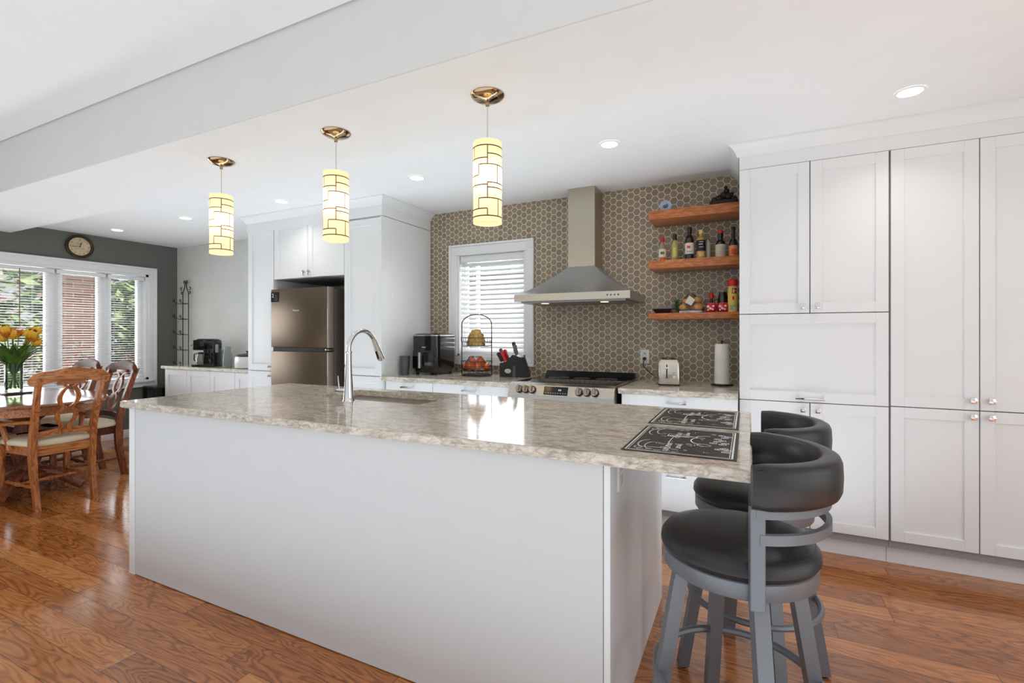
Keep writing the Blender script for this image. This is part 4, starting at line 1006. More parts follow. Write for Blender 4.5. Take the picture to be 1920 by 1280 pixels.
# fruit basket stand
t = thing('fruit_basket_stand', 'black wire two tier fruit basket stand below the window', 'basket', (-2.105, 3.62, Z0), math.radians(8))
wire = M('black_wire', (38, 36, 36), .35, .5)
W_ = .138; b = B()
pts = [(-W_, 0, .01), (-W_, 0, .24), (-W_, 0, .43)]+[(-W_*math.cos(a), 0, (.44)+.085*math.sin(a)) for a in [PI*k/16 for k in range(1, 16)]]+[(W_, 0, .43), (W_, 0, .24), (W_, 0, .01)]
b.tube(pts, .0042, 8); b.done('arch_frame', wire, t)
b = B(); b.tube([(0.13*math.cos(2*PI*k/32), .10*math.sin(2*PI*k/32), .006) for k in range(32)], .005, 6, closed=True); b.lathe([(.08, 0), (.12, .004), (.02, .014)], n=24, sy=.8); b.done('base', wire, t)
def wire_basket(z0_, z1_, name):
    b = B()
    for z_, f in ((z1_, 1), ((z0_+z1_)/2, .97), (z0_, .92)): b.tube([(W_*f*math.cos(2*PI*k/36), W_*f*.85*math.sin(2*PI*k/36), z_) for k in range(36)], .0028 if z_ == z1_ else .0015, 5, closed=True)
    for k in range(28):
        a = 2*PI*k/28; b.tube([(W_*math.cos(a), W_*.85*math.sin(a), z1_), (W_*.92*math.cos(a), W_*.92*.85*math.sin(a), z0_)], .0011, 4)
    for k in range(-6, 7):
        y_ = k*.0125; x_ = W_*.92*math.sqrt(max(0, 1-(y_/(W_*.92*.85))**2)); b.tube([(-x_, y_, z0_), (x_, y_, z0_)], .0011, 4)
    b.done(name, wire, t)
wire_basket(.045, .125, 'lower_basket'); wire_basket(.255, .325, 'upper_basket')
Rm = Matrix.Translation(t.location) @ Matrix.Rotation(math.radians(8), 4, 'Z')
om = M('orange_peel', (226, 110, 40), .45, var=.12, scale=40, bump=.3)
og = None
spots = [(-.085, -.02, .079), (-.03, -.055, .079), (.035, -.055, .079), (.088, -.015, .079), (-.055, .045, .079), (.01, .015, .079), (.065, .05, .079), (-.03, -.01, .122), (.035, -.008, .122)]
lb = ['orange in bottom wire basket']*8
for i, s_ in enumerate(spots):
    p = Rm @ Vector(s_)
    if og is None:
        og = B().sphere((0, 0, 0), .0325, 16, 10, (1, 1, .95)).done('orange', om)
        o = og
    else: o = og.copy(); COL.objects.link(o)
    o.location = p; tag(o, 'small orange in the bagged pile in lower wire basket', 'orange', 'oranges in the lower wire basket')
b = B(); rings = []
for k in range(8):
    f = k/7; rings.append([((.118-.06*f*f)*math.cos(2*PI*i/20)*(1+.04*math.sin(i*4+k)), (.094-.05*f*f)*math.sin(2*PI*i/20), .05+.115*f+.004*math.sin(i*3)) for i in range(20)])
for r_ in rings:
    for i, q in enumerate(r_): r_[i] = tuple(Rm @ Vector(q))
b.loft(rings); solo(b, 'produce_bag', MATS['plastic_film'], 'clear plastic bag over the oranges in the lower basket', 'bag', tuple(Rm @ Vector((0, 0, .05))))
t2 = thing('snack_bag', 'gold foil bag standing in the upper wire basket', 'bag', tuple(Rm @ Vector((-.005, 0, .258))), math.radians(8))
b = B(); rings = []
for k in range(12):
    f = k/11; w_ = .082*(1-.45*f**2) if f < .75 else .082*(.62-.6*(f-.75)); d_ = .05*(1-f*.8)
    rings.append([(w_*math.cos(2*PI*i/24)*(1+.08*math.sin(i*2.3+k*1.7)), d_*math.sin(2*PI*i/24), .135*f+.006*math.sin(i*1.9)*f) for i in range(24)])
b.loft(rings).done('pouch', M('gold_foil', (176, 146, 84), .28, .6, var=.4, scale=50, bump=.8), t2)
# knife block and knives
kbx, kby = -1.755, 3.66
t = thing('knife_block', 'black knife block with oval badge left of the stove', 'knife block', (kbx, kby, Z0), math.radians(6))
b = B(); b.xz([(-.105, 0), (.105, 0), (.105, .02), (.062, .145), (-.005, .165), (-.055, .115), (-.105, .10)], -.05, .05); b.done('block', M('black_wood_block', (26, 25, 26), .4), t, angle=20, smooth=False)
b = B(); b.lathe([(.020, 0), (.020, -.002), (.0005, -.003)], (-.04, -.0505, .045), 20, 'Y', sx=1.25, sy=.85); b.done('badge', M('silver_badge', (190, 186, 170), .3, .8), t)
t.scale = (1.12, 1.12, 1.12)
b = B(); b.xz([(.02, 0.001), (.02, .08), (.0, .09), (-.005, .001)], -.0512, -.0502); b.done('side_groove', M('groove_grey', (80, 80, 82), .4), t, smooth=False)
Rk = Matrix.Translation(t.location) @ Matrix.Rotation(math.radians(6), 4, 'Z') @ Matrix.Scale(1.12, 4)
kn = None
for i, (x_, y_, z_, ln, ang, m_, lab) in enumerate([
    (-.088, -.035, .108, .075, -28, black_matte, 'black handled knife, leftmost in block'),
    (-.075, -.01, .11, .10, -22, M('grey_blue_handle', (70, 76, 92), .3), 'grey handled knife standing tall at left of block'),
    (-.062, -.03, .112, .08, -24, M('red_handle', (196, 34, 36), .3), 'red handled knife at the front of block'),
    (-.052, .0, .118, .085, -22, M('red_handle', (196, 34, 36), .3), 'red handled knife behind the front one'),
    (.005, .01, .165, .09, -14, black_plastic, 'black handled scissors at top right of block'),
    (.022, -.02, .160, .075, -14, M('grey_steel_handle', (96, 98, 102), .25, .6), 'steel handled knife beside scissors at top right of block')]):
    p = Rk @ Vector((x_, y_, z_)); k_ = thing('kitchen_knife', lab, 'knife', p, math.radians(6)); k_.rotation_euler = (0, math.radians(ang), math.radians(6))
    b = B(); b.loft([[(q[0]*s, q[1]*s*.6, z) for q in ((-1, -1), (1, -1), (1, 1), (-1, 1))] for z, s in ((.006, .009), (.02, .013), (ln*.7, .012), (ln*1.1, .0145), (ln*1.2, .009))]).done('handle', m_, k_, angle=50)
    B().box(-.0065, .0065, -.004, .004, 0, .008, .001).done('bolster', chrome, k_)
# toaster
t = thing('toaster', 'brushed steel two slice toaster on counter right of stove', 'toaster', (-.515, 3.60, Z0), math.radians(12))
b = B(); b.loft([rsq(.072, .125, .010, .02, 4), rsq(.074, .128, .03, .02, 4), rsq(.074, .128, .155, .022, 4), rsq(.066, .120, .178, .025, 4), rsq(.05, .10, .182, .02, 4)]).done('housing', steel('toaster_steel', (206, 200, 188), .22), t)
b = B(); b.loft([rsq(.070, .122, 0, .02, 4), rsq(.070, .122, .011, .02, 4)]).done('base', black_matte, t)
b = B(); b.box(-.045, -.012, -.09, .09, .1825, .184); b.box(.012, .045, -.09, .09, .1825, .184); b.done('slot', black_matte, t, smooth=False)
b = B(); b.box(-.022, -.014, -.1295, -.1275, .05, .145); b.done('lever_slot', black_matte, t, smooth=False)
b = B(); b.box(-.030, -.006, -.145, -.128, .115, .130, .003); b.done('lever', chrome, t)
b = B(); b.lathe([(.009, 0), (.009, -.01), (.0005, -.011)], (.03, -.128, .06), 14, 'Y'); b.lathe([(.004, 0), (.004, -.004)], (.03, -.128, .09), 10, 'Y'); b.done('dial', chrome, t)
b = B(); b.box(.074, .0755, -.08, .08, .03, .15); b.done('side_panel', steel('toaster_side', (180, 174, 164), .3), t, smooth=False)
t = thing('wall_outlet', 'white wall outlet with black plug above the counter', 'outlet', (-.735, YW, 1.10), world=True)
B().box(-.770, -.700, YW-.007, YW-.0005, 1.047, 1.157, .003).done('cover_plate', white_pl, t)
b = B(); b.box(-.752, -.718, YW-.009, YW-.006, 1.062, 1.142, .002); b.done('socket', M('socket_white', (226, 226, 222), .3), t)
b = B(); b.box(-.741, -.737, YW-.0095, YW-.0088, 1.12, 1.132); b.box(-.733, -.729, YW-.0095, YW-.0088, 1.12, 1.132); b.done('slot', black_matte, t, smooth=False)
t = thing('power_cord', 'black toaster cord hanging from the wall outlet', 'cord', (-.735, 3.87, 1.08), world=True)
b = B(); b.tube([(-.735, YW-.009, 1.085), (-.735, YW-.04, 1.085)], [.014, .011], 10); b.done('plug', black_matte, t)
pts = [Vector((-.735, YW-.04, 1.08)), Vector((-.74, YW-.05, 1.03)), Vector((-.70, YW-.05, .99)), Vector((-.64, YW-.06, .945)), Vector((-.60, YW-.08, .932)), Vector((-.57, 3.77, .93)), Vector((-.543, 3.738, .935))]
b = B(); b.tube(pts, .0035, 6); b.done('cable', black_matte, t)
# paper towel
t = thing('paper_towel_holder', 'paper towel roll upright on round black holder', 'paper towel', (-.165, 3.66, Z0))
B().lathe([(.072, 0), (.074, .004), (.07, .008), (.01, .010), (.0005, .010)], n=32).done('base', black_matte, t)
B().lathe([(.047, .011), (.051, .013), (.046, .286), (.043, .288), (.015, .288)], n=32).done('paper_roll', M('paper_white', (238, 234, 224), .85, bump=.2), t)
B().lathe([(.006, .01), (.006, .30), (.009, .302), (.009, .31), (.0005, .312)], n=12).done('rod', black_matte, t)

# ------------------------------------------------------------------ coffee counter things
t = thing('coffee_maker', 'black drip coffee maker with glass carafe', 'coffee maker', (-5.94, 3.70, CC+.0005), math.radians(28))
b = B(); b.box(-.15, .12, -.09, .09, 0, .028, .008); b.box(-.01, .12, -.09, .09, .02, .30, .012); b.box(-.14, .12, -.09, .09, .20, .325, .018, 3); b.done('housing', black_plastic, t)
b = B(); b.loft([rsq(.115, .085, .326, .04, 4), rsq(.10, .07, .338, .04, 4)]); b.done('top_lid', M('dark_chrome_lid', (70, 70, 72), .15, .8), t)
b = B(); b.lathe([(.045, .03), (.062, .05), (.062, .10), (.046, .145), (.046, .155)], (-.078, 0, 0), 20); cf = b.done('carafe', M('carafe_glass', (160, 160, 158), .05, trans=.7, coat=.3), t)
b = B(); b.lathe([(.048, .152), (.048, .168), (.02, .175), (.0005, .175)], (-.078, 0, 0), 20); b.tube([(-.125, 0, .16), (-.165, 0, .15), (-.168, 0, .08), (-.14, 0, .06)], .007, 8); b.done('carafe_handle', black_matte, t)
b = B(); b.box(-.152, -.138, -.03, .03, .24, .29, .003); b.lathe([(.016, 0), (.016, -.02), (.0005, -.021)], (-.15, -.05, .27), 12, 'X'); b.done('control_knob', chrome, t)
b = B(); b.box(.118, .13, -.06, -.01, .17, .27, .002); b.done('water_window', M('grey_clear_plastic', (180, 184, 184), .2), t)
t = thing('glass_pitcher', 'tall clear ribbed glass pitcher by the coffee maker', 'pitcher', (-5.57, 3.70, CC+.0005))
B().lathe([(.045, 0), (.048, .004), (.052, .09), (.047, .15), (.036, .19), (.038, .245), (.04, .25), (.036, .25), (.034, .19), (.044, .14), (.048, .09), (.044, .01), (.0005, .01)], n=24).done('pitcher_body', M('ribbed_glass', (214, 220, 222), .12, trans=.75, ior=1.2), t)
t2 = thing('glass_pitcher', 'second clear glass tumbler behind the tall pitcher', 'pitcher', (-5.77, 3.80, CC+.0005))
B().lathe([(.036, 0), (.042, .2), (.040, .2), (.034, .01), (.0005, .01)], n=20).done('glass_body', MATS['ribbed_glass'], t2)
t = thing('slow_cooker', 'white slow cooker with black lid by the tall cabinet', 'slow cooker', (-5.24, 3.72, CC+.0005))
B().lathe([(.10, 0), (.118, .008), (.125, .05), (.122, .115), (.115, .135)], n=32, sx=1.25).done('pot', M('white_enamel', (232, 232, 230), .2), t)
B().lathe([(.118, .136), (.118, .142), (.09, .162), (.03, .172), (.0005, .173)], n=32, sx=1.25).done('lid', M('dark_glass_lid', (52, 46, 44), .1), t)
b = B(); b.lathe([(.006, .172), (.006, .185), (.017, .19), (.017, .198), (.0005, .2)], n=12); b.done('lid_knob', black_matte, t)
b = B(); b.lathe([(.03, 0), (.034, -.012), (.026, -.026), (.0005, -.028)], (-.142, -.02, .085), 16, 'X', sx=1.0, sy=.75); b.done('side_handle', black_matte, t)
# iron mug rack on the wall
t = thing('wine_rack', 'tall wrought iron scroll rack against the pale grey wall', 'rack', (-6.68, 3.865, 0), 0)
b = B(); hx = .062
def scroll(c, r, a0, turns, sgn, n=22): return [(c[0]+sgn*(r*(1-.6*k/n))*math.cos(a0+turns*2*PI*k/n), c[1], c[2]+(r*(1-.6*k/n))*math.sin(a0+turns*2*PI*k/n)) for k in range(n+1)]
for s_ in (-1, 1): b.tube([(s_*hx, 0, 0), (s_*hx, 0, 1.80)], .0055, 8)
b.done('upright', black_iron, t)
b = B()
for s_ in (-1, 1):
    b.tube([(s_*hx, 0, 1.80), (s_*hx*.95, 0, 1.83), (s_*hx*.35, 0, 1.89), (s_*.012, 0, 1.955)], .0055, 7)
    b.tube(scroll((s_*(hx+.022), 0, 1.83), .022, PI, .9, s_), .0055, 6); b.tube(scroll((s_*(hx+.03), 0, 1.885), .024, PI*1.3, .8, s_), .005, 6)
    b.tube(scroll((s_*.024, 0, 1.97), .026, PI, 1.1, s_), .0055, 6)
b.done('scroll_top', black_iron, t)
for k in range(8):
    z_ = 1.68-k*.203
    b = B(); b.tube([(hx, 0, z_), (-hx, 0, z_), (-hx-.02, -.03, z_), (-hx-.045, -.06, z_+.012), (-hx-.06, -.075, z_+.03)], .0045, 7)
    b.tube(scroll((-hx-.062, -.075, z_+.045), .022, -PI/2, 1.0, -1), .0045, 6)
    b.tube([(hx, 0, z_), (hx-.0, -.05, z_), (hx-.02, -.085, z_+.01)], .0045, 7); b.tube(scroll((hx-.03, -.088, z_+.035), .022, -PI/2, 1.0, 1), .0045, 6)
    b.done('hook_arm', black_iron, t)
# low dark side table between counter and dining wall
t = thing('side_table', 'small dark low table between coffee counter and window wall', 'side table', (-6.775, 3.60, 0))
B().box(-.13, .13, -.13, .13, .60, .625, .004).done('table_top', M('dark_stained_top', (58, 46, 40), .3), t)
for sx_, sy_ in ((-1, -1), (1, -1), (1, 1), (-1, 1)): B().box(sx_*.11-.015, sx_*.11+.015, sy_*.11-.015, sy_*.11+.015, 0, .60).done('leg', black_matte, t, smooth=False)
B().box(-.115, .115, -.115, .115, .42, .435).done('lower_shelf', M('dark_stained_top', (58, 46, 40), .3), t, smooth=False)

# ------------------------------------------------------------------ clock
t = thing('wall_clock', 'round wall clock with dark rim above the dining window', 'clock', (XL, 2.83, 2.285))
t.rotation_euler = (0, 0, PI/2)        # local -Y faces the room (+X)
b = B(); b.lathe([(.125, 0), (.132, -.01), (.132, -.028), (.120, -.036), (.104, -.030), (.102, -.022)], (0, 0, 0), 48, 'Y'); b.done('rim', M('dark_bronze_rim', (66, 46, 34), .35, .4), t)
fc = B().lathe([(.104, -.020), (.104, -.022), (.0005, -.0222)], (0, 0, 0), 40, 'Y').done('dial', M('aged_cream_dial', (212, 190, 158), .6, var=.12, scale=20), t)
ink = M('dial_ink', (74, 58, 46), .6)
for k in range(12):
    a = PI/2-2*PI*(k+1)/12; m_ = Matrix.Translation((.084*math.cos(a), -.0226, .084*math.sin(a))) @ Matrix.Rotation(a-PI/2, 4, 'Y').inverted() @ FRONT
    m_ = Matrix.Translation((.084*math.cos(a), -.0226, .084*math.sin(a))) @ FRONT
    text_mesh('numeral', str(k+1), .022, ink, fc, m_, .0004)
b = B(); b.box(-.003, .003, -.026, -.0245, -.008, .055); b.bm.transform(Matrix.Rotation(math.radians(20), 4, 'Y')); hh = b.done('hour_hand', black_matte, fc, smooth=False)
b = B(); b.box(-.0022, .0022, -.028, -.0265, -.01, .078); b.bm.transform(Matrix.Rotation(math.radians(-95), 4, 'Y')); b.done('minute_hand', black_matte, fc, smooth=False)
b = B(); b.tube(arc_ := [(-.03+.06*k/12, -.0228, .03+.008*math.sin(k)) for k in range(13)], .0014, 5); b.tube([(-.045+.09*k/12, -.0228, -.022-.004*math.cos(k*.5)) for k in range(13)], .0016, 5); b.done('dial_script', ink, fc)

# ------------------------------------------------------------------ dining table and chairs
oak = wood('honey_oak', (142, 80, 38), (200, 130, 74), .3, 'X', coat=.1)
oak_v = wood('honey_oak_upright', (140, 78, 38), (196, 124, 70), .3, 'Z', coat=.1)
mahog = wood('dark_cherry', (66, 34, 24), (104, 58, 40), .5, 'X', coat=0); mahog.node_tree.nodes['Principled BSDF'].inputs['Specular IOR Level'].default_value = .2; mahog_v = wood('dark_cherry_upright', (96, 48, 28), (146, 82, 48), .35, 'Z', coat=0)
t = thing('dining_table', 'oval honey oak dining table with pedestal base by the window', 'table', (-5.62, 1.80, 0))
def sup(a_, b_, n=56, p=2.6): 
    out = []
    for k in range(n):
        q = 2*PI*k/n; c, s_ = math.cos(q), math.sin(q); out.append((a_*math.copysign(abs(c)**(2/p), c), b_*math.copysign(abs(s_)**(2/p), s_)))
    return out
def tring(a_, b_, z_): return [(x, y, z_) for x, y in sup(a_, b_)]
b = B(); b.loft([tring(.93, .50, .728), tring(.95, .52, .732), tring(.955, .525, .745), tring(.945, .515, .757), tring(.93, .50, .760)]); b.done('tabletop', wood('table_top_oak', (112, 60, 32), (150, 92, 56), .12, 'X', coat=.8), t)
b = B(); b.loft([tring(.86, .43, .662), tring(.88, .45, .667), tring(.88, .45, .728)]); b.done('apron', oak, t)
for px in (-.40, .40):
    b = B(); b.lathe([(.13, .12), (.15, .14), (.15, .17), (.09, .20), (.075, .24), (.11, .36), (.115, .42), (.08, .52), (.07, .58), (.12, .62), (.14, .66)], (px, 0, 0), 24); pd = b.done('pedestal', mahog_v, t)
    for a in (45, 135, 225, 315):
        c, s_ = math.cos(math.radians(a)), math.sin(math.radians(a))
        b = B(); b.tube([(px+c*.08, s_*.08, .17), (px+c*.2, s_*.2, .15), (px+c*.30, s_*.30, .07), (px+c*.36, s_*.36, .035)], [.045, .042, .034, .036], 10, flat=(1, 1)); b.done('foot', mahog_v, t)
B().box(-.4, .4, -.03, .03, .14, .20, .008).done('stretcher', mahog_v, t)

def make_chair(label, loc, rz, arms, m_up, m_rail, group='dining chairs', wr=.17, wf=.20, rail=.238, cat='chair'):
    t = thing('dining_chair', label, cat, loc, rz, None)
    cushion = M('cream_upholstery', (226, 214, 188), .85, var=.03, bump=.2)
    D = .50
    # local: +Y front, rear legs at y=0, front legs at y=D
    for s_ in (-1, 1):
        rings = []
        for z_, y_, x_, h_ in ((0, -.02, wr, .019), (.10, .0, wr, .019), (.25, .028, wr+.004, .021), (.42, .035, wr+.008, .024), (.55, .02, wr+.008, .022), (.70, -.02, wr+.012, .020), (.85, -.065, wr+.016, .018), (.96, -.10, wr+.02, .018)):
            rings.append([(s_*x_+dx*h_*.8, y_+dy*h_*1.25, z_) for dx, dy in ((-1, -1), (1, -1), (1, 1), (-1, 1))])
        B().loft(rings).done('rear_leg', m_up, t, angle=30)
        b = B(); b.box(s_*wf-.024, s_*wf+.024, D-.03, D+.018, .36, .45, .003)
        b.lathe([(.012, 0), (.020, .004), (.022, .03), (.014, .045), (.022, .055), (.018, .065), (.013, .085), (.020, .16), (.024, .24), (.019, .29), (.024, .31), (.018, .325), (.024, .34), (.022, .36)], (s_*wf, D-.005, 0), 16)
        b.done('front_leg', m_up, t)
    b = B()
    b.loft([[(-wr-.0, .02, z), (wr+.0, .02, z), (wf+.012, D-.01, z), (-wf-.012, D-.01, z)] for z in (.385, .45)]); b.done('seat_frame', m_rail, t, smooth=False)
    def seat_ring(o, z):
        pts = []
        base = [(-wr-.012-o, .03-o*.3), (0, .02-o*.3), (wr+.012+o, .03-o*.3), (wf+.03+o, .28), (wf+.035+o, D-.02), (wf+.0+o*.5, D+.025+o), (0, D+.035+o), (-wf-.0-o*.5, D+.025+o), (-wf-.035-o, D-.02), (-wf-.03-o, .28)]
        return [(x, y, z) for x, y in base]
    b = B(); b.loft([seat_ring(-.02, .450), seat_ring(-.004, .456), seat_ring(0, .475), seat_ring(-.012, .492), seat_ring(-.06, .502), seat_ring(-.12, .505)]); b.done('seat_cushion', cushion, t, angle=60)
    # crest rail, bowed and rounded
    n = 20; rings = []
    for i in range(n+1):
        f = -1+2*i/n; x = f*rail; e_ = math.sqrt(max(.16, 1-abs(f)**9))
        top = .985+.042*(1-f*f); hgt = (.098+.012*math.cos(f*PI*2))*e_; zc = top-.045; y = -.115+.035*f*f
        rings.append([(x, y-.014, zc-hgt/2), (x, y+.014, zc-hgt/2), (x, y+.014+.004, zc+hgt*.3), (x, y+.004, zc+hgt/2), (x, y-.012, zc+hgt/2), (x, y-.02, zc+hgt*.25)])
    B().loft(rings).done('crest_rail', m_rail, t, angle=50)
    # keyhole splat
    def yb(z): return .02-(z-.55)*.30 if z > .5 else .03
    b = B()
    zs = [.545+.375*k/22 for k in range(23)]
    def hw(f): # half width profile of the open double keyhole
        if f < .10: return .024
        if f < .50: return .016+.040*math.sin(PI*((f-.10)/.40)**1.25)**.8
        if f < .92: return .016+.040*math.sin(PI*((f-.50)/.42)**.85)**.8
        return .016+.06*(f-.92)/.08
    for s_ in (-1, 1):
        rings = []
        for k, z in enumerate(zs):
            c = s_*hw(k/22); wdt = .013+(.02 if k == 22 else 0)
            rings.append([(c-wdt, yb(z)-.009, z), (c+wdt, yb(z)-.009, z), (c+wdt, yb(z)+.009, z), (c-wdt, yb(z)+.009, z)])
        b.loft(rings)
    b.box(-.03, .03, yb(.54)-.009, yb(.54)+.009, .525, .555, .003); b.box(-.085, .085, yb(.92)-.009, yb(.92)+.009, .905, .945, .004)
    b.done('back_splat', m_up, t, angle=45)
    b = B(); rings = []
    for i in range(13):
        f = -1+2*i/12; x = f*(wr+.005); zc = .535+.018*(1-f*f); rings.append([(x, .018, zc-.025), (x, .036, zc-.025), (x, .036, zc+.02), (x, .018, zc+.02)])
    b.loft(rings).done('lower_back_rail', m_rail, t, angle=30)
    # stretchers
    def turned(p, q, name):
        p, q = Vector(p), Vector(q); k = [0, .12, .2, .3, .42, .5, .58, .7, .8, .88, 1]; r_ = [.008, .010, .015, .010, .013, .020, .013, .010, .015, .010, .008]
        B().tube([p.lerp(q, f) for f in k], r_, 10).done(name, m_up, t)
    turned((-wr, .01, .16), (-wf, D-.005, .16), 'side_stretcher'); turned((wr, .01, .16), (wf, D-.005, .16), 'side_stretcher'); turned((-(wr+wf)/2, .25, .16), ((wr+wf)/2, .25, .16), 'cross_stretcher')
    if arms:
        for s_ in (-1, 1):
            b = B(); b.tube([(s_*(wr+.015), -.005, .640), (s_*(wr+.035), .12, .632), (s_*(wf+.055), .28, .615), (s_*(wf+.05), .40, .618), (s_*(wf+.045), .44, .610)], [.018, .019, .022, .026, .018], 10, flat=(1, .7)); b.done('arm', m_rail, t)
            b = B(); b.tube([(s_*(wf+.005), .30, .42), (s_*(wf+.028), .325, .52), (s_*(wf+.042), .345, .605)], [.020, .018, .017], 8); b.done('arm_support', m_up, t)
    return t
make_chair('honey oak armchair with keyhole back at the near end of dining table', (-4.64, 1.815, 0), PI/2, True, oak_v, oak)
make_chair('dark cherry side chair with cream seat on window side of table, nearer the island', (-5.33, 2.42, 0), PI, False, mahog_v, mahog, wr=.19)
make_chair('dark cherry side chair partly hidden behind the oak armchair, farther along table', (-6.02, 2.44, 0), PI, False, mahog_v, mahog, wr=.19)
make_chair('side chair cut off by left edge of photo, turned front leg and cream seat showing', (-5.26, 1.10, 0), 0, False, oak_v, oak, wr=.19)
# vase with tulips
vx, vy, vz = -5.77, 1.90, .7605
solo(B().box(vx-.115, vx+.115, vy-.09, vy+.09, vz, vz+.014, .005), 'serving_tray', M('dark_tray', (74, 58, 52), .35), 'small dark tray under the tulip vase', 'tray', (vx, vy, vz))
vz += .0145
t = thing('flower_vase', 'clear glass vase of green stems on the dining table', 'vase', (vx, vy, vz))
B().lathe([(.055, 0), (.058, .005), (.058, .02), (.060, .25), (.057, .25), (.054, .022), (.0005, .020)], n=28).done('vase_glass', glass('vase_glass', (232, 240, 232)), t)
B().lathe([(.0005, .021), (.053, .021), (.056, .17), (.0005, .17)], n=24, cap=False).done('water', glass('vase_water', (240, 246, 226)), t)
rr = random.Random(11)
petal_y = M('yellow_petal', (240, 190, 60), .5, var=.15); petal_o = M('orange_petal', (216, 132, 40), .5, var=.3, scale=60); stem_m = M('tulip_stem', (120, 150, 66), .5, var=.15); leaf_m = M('tulip_leaf', (74, 118, 48), .45, var=.25)
for i in range(17):
    a = 2*PI*i/17*2.4+.3; sp_ = (.05+.15*((i*7) % 17)/17); tx, ty, tz = sp_*math.cos(a), sp_*math.sin(a), .445+.10*rr.random()-sp_*.3
    kind = ('yellow' if i % 3 else 'frilled orange')
    fl = thing('tulip', '%s tulip in the bouquet on dining table' % kind, 'flower', (vx, vy, vz), 0, '%s tulips in the vase' % kind)
    bx_, by_ = .035*math.cos(a+2.5), .035*math.sin(a+2.5)
    B().tube([(bx_, by_, .03), (-bx_*.2+tx*.12, -by_*.2+ty*.12, .20), (tx*.6, ty*.6, .32), (tx, ty, tz)], [.004, .004, .0038, .0035], 6).done('stem', stem_m, fl)
    b = B(); hd = Vector((tx, ty, tz)); tilt = Vector((tx*1.4, ty*1.4, .22)).normalized(); q = tilt.to_track_quat('Z', 'Y').to_matrix()
    if i % 3:
        for k in range(6):
            pa_ = 2*PI*k/6; rings = []
            for z_, w_, o_ in ((0, .008, .004), (.022, .026, .025), (.05, .028, .030), (.074, .017, .022), (.088, .003, .013)):
                c = Vector((math.cos(pa_)*o_, math.sin(pa_)*o_, z_)); tg = Vector((-math.sin(pa_), math.cos(pa_), 0)); nn = Vector((math.cos(pa_), math.sin(pa_), 0))
                rings.append([hd+q@(c-tg*w_), hd+q@(c+nn*.0035), hd+q@(c+tg*w_), hd+q@(c+nn*.0015)])
            b.loft(rings)
        b.done('petals', petal_y, fl, angle=60)
    else:
        for k in range(14):
            pa_ = 2*PI*k/14+rr.random(); L = rr.uniform(.045, .075); o_ = rr.uniform(.014, .042)
            c = Vector((math.cos(pa_), math.sin(pa_), 0)); tg = Vector((-math.sin(pa_), math.cos(pa_), 0))
            rings = [[hd+q@(c*o_*f+tg*w_+Vector((0, 0, L*f))), hd+q@(c*(o_*f+.003)+Vector((0, 0, L*f))), hd+q@(c*o_*f-tg*w_+Vector((0, 0, L*f))), hd+q@(c*(o_*f-.002)+Vector((0, 0, L*f)))] for f, w_ in ((0, .003), (.5, .012), (.85, .009), (1, .001))]
            b.loft(rings)
        b.done('petals', petal_o, fl, angle=60)
    # leaf
    for lk_ in range(3):
        la = a+rr.uniform(-.8, .8)+lk_*1.9; ll = rr.uniform(.12, .24); c = Vector((math.cos(la), math.sin(la), 0)); tg = Vector((-math.sin(la), math.cos(la), 0))
        rings = [];
        for f in [k/7 for k in range(8)]:
            w_ = .027*math.sin(PI*min(1, .12+f*.88))**.8+.001; p = c*(.02+ll*.75*f*f+.02*f)+Vector((0, 0, .17+ll*(1.35*f-.25*f*f)))
            rings.append([p-tg*w_, p+Vector((0, 0, -.006)), p+tg*w_, p+Vector((0, 0, -.004))])
        B().loft(rings).done('leaf', leaf_m, fl, angle=60)

# ------------------------------------------------------------------ lights that hang and shine
line_m = M('shade_line_brown', (86, 66, 46), .6)
def shade_mat():
    m, t, b = nodes_of('lit_paper_shade'); out = [n for n in t.nodes if n.bl_idname == 'ShaderNodeOutputMaterial'][0]
    tl = N(t, 'BsdfTranslucent'); nz = N(t, 'TexNoise'); setv(nz, 'Scale', 40)
    lk(t, ramp(t, nz.outputs['Fac'], [(.3, srgb(248, 226, 174)), (.7, srgb(252, 232, 186))]), tl.inputs['Color'])
    df = N(t, 'BsdfDiffuse'); setv(df, 'Color', (*srgb(246, 230, 190), 1)); mx = N(t, 'MixShader'); setv(mx, 'Fac', .45)
    lk(t, tl.outputs[0], mx.inputs[1]); lk(t, df.outputs[0], mx.inputs[2])
    em = N(t, 'Emission'); setv(em, 'Color', (1, .87, .64, 1)); setv(em, 'Strength', .30)
    ad = N(t, 'AddShader'); lk(t, mx.outputs[0], ad.inputs[0]); lk(t, em.outputs[0], ad.inputs[1]); lk(t, ad.outputs[0], out.inputs[0])
    return m
shade_m = shade_mat()
bronze = M('polished_bronze_nickel', (176, 150, 118), .1, 1, var=.1, scale=6)
H_ = ((1, 0, 1), (.88, .5, 1), (.82, 0, .5), (.73, .3, 1), (.58, 0, .3), (.47, .5, 1), (.44, 0, .5), (.40, .5, 1), (.25, .3, 1), (.10, 0, .5), (0, 0, 1))
V_ = ((.15, 1, .83), (.5, 1, .73), (.3, .73, .58), (.73, .73, .47), (.18, .58, .44), (.5, .48, .25), (.08, .44, .1), (.3, .25, .1), (.75, .25, 0), (.5, .1, 0), (1, .88, .73), (1, .40, .25), (0, .82, .58))
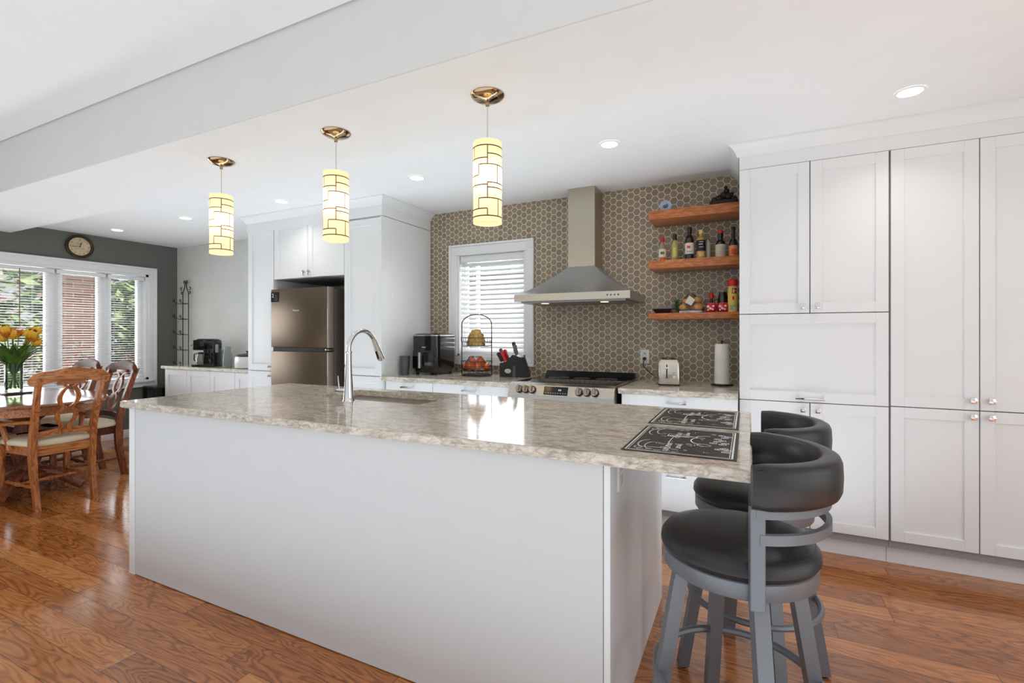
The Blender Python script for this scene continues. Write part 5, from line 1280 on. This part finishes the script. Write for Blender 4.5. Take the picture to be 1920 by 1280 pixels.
def make_pendant(label, x, y, rz):
    zc = 2.34; t = thing('pendant_lamp', label, 'pendant lamp', (x, y, zc), rz, 'pendant lamps over the island')
    b = B(); b.lathe([(.072, -.0002), (.075, -.004), (.070, -.012), (.048, -.024), (.02, -.031), (.010, -.034), (.009, -.050), (.0005, -.051)], n=36); b.done('canopy', bronze, t)
    b = B(); b.tube([(0, 0, -.05), (0, 0, -.235)], .0028, 6); b.done('cord', M('clear_grey_cord', (206, 200, 190), .3), t)
    b = B(); b.lathe([(.010, -.212), (.014, -.216), (.014, -.235), (.02, -.25), (.02, -.275)], n=14); 
    for k in range(3): a = 2*PI*k/3; b.tube([(0, 0, -.222), (.062*math.cos(a), .062*math.sin(a), -.222)], .0016, 5)
    b.done('socket', nickel, t)
    zt, zb, r = -.215, -.572, .064
    b = B(); n = 40
    b.lathe([(r, zt), (r, (zt+zb)/2), (r, zb)], n=n, cap=False); sh = b.done('shade', shade_m, t, fix=True)
    b = B(); h1, h0 = zt-.03, zb+.022
    def uv(u, v, rr_): a = -PI+PI*u; return (rr_*math.cos(a), rr_*math.sin(a), h0+(h1-h0)*v)
    th = .0026
    for half in (0, 1):
        for v, u0, u1 in H_:
            if half: u0, u1 = u0+1, u1+1
            k = max(2, int((u1-u0)*18))
            for j in range(k):
                p, q = u0+(u1-u0)*j/k, u0+(u1-u0)*(j+1)/k
                A, C = uv(p, v, r+.001), uv(q, v, r+.001); b.quad((A[0], A[1], A[2]-th), (C[0], C[1], C[2]-th), (C[0], C[1], C[2]+th), (A[0], A[1], A[2]+th))
        for u, v0, v1 in V_:
            if half: u = u+1
            du = .0022/(PI*r); A, C, D_, E_ = uv(u-du, v0, r+.001), uv(u+du, v0, r+.001), uv(u+du, v1, r+.001), uv(u-du, v1, r+.001); b.quad(A, C, D_, E_)
    b.done('shade_lines', line_m, sh, smooth=False, fix=False)
    b = B(); b.sphere((0, 0, -.335), .028, 14, 10); b.done('bulb', M('lit_bulb', (255, 244, 220), .4, emit=(255, 236, 200), estr=6), t)
    d = bpy.data.lights.new('pendant_bulb_light', 'POINT'); d.energy = 1.0; d.color = (1, .84, .58); d.shadow_soft_size = .02
    o = bpy.data.objects.new('pendant_bulb_light', d); COL.objects.link(o); o.location = (0, 0, -.375); o.parent = t
    return t
for x, lab in ((-1.043, 'cylindrical paper pendant lamp, nearest the camera'), (-1.954, 'cylindrical paper pendant lamp, middle of the row of three'), (-2.905, 'cylindrical paper pendant lamp, farthest of three toward dining area')):
    make_pendant(lab, x, 1.89, math.atan2(1.89, x)-PI/2 if False else math.atan2(-1.89, -x)+PI/2)
# recessed ceiling lights
def downlight(label, x, y, z):
    t = thing('recessed_light', label, 'ceiling light', (x, y, z), 0, 'round recessed ceiling lights')
    b = B(); b.lathe([(.060, -.0005), (.060, -.004), (.051, -.006), (.049, -.003)], n=32, cap=False); b.done('trim_ring', white_pl, t)
    b = B(); b.lathe([(.0495, -.0015), (.0495, -.0035), (.0005, -.004)], n=28); b.done('lens', M('lit_lens', (255, 255, 255), .4, emit=(255, 252, 245), estr=6), t)
    d = bpy.data.lights.new('recessed_lamp_light', 'AREA'); d.shape = 'DISK'; d.size = .10; d.energy = 1.2; d.color = (1, .97, .93); d.spread = math.radians(120)
    o = bpy.data.objects.new('recessed_lamp_light', d); COL.objects.link(o); o.location = (0, 0, -.008); o.parent = t
for x, lab in ((.696, 'lit recessed ceiling light over the pantry, first from right'), (-.764, 'lit recessed ceiling light near the range hood chimney'), (-2.213, 'lit recessed ceiling light in front of the kitchen window wall'), (-3.666, 'lit recessed ceiling light in front of the fridge cabinets'), (-5.055, 'lit recessed ceiling light over the coffee counter'), (-6.322, 'lit recessed ceiling light nearest the wall clock')):
    downlight(lab, x, 2.925, CZ)
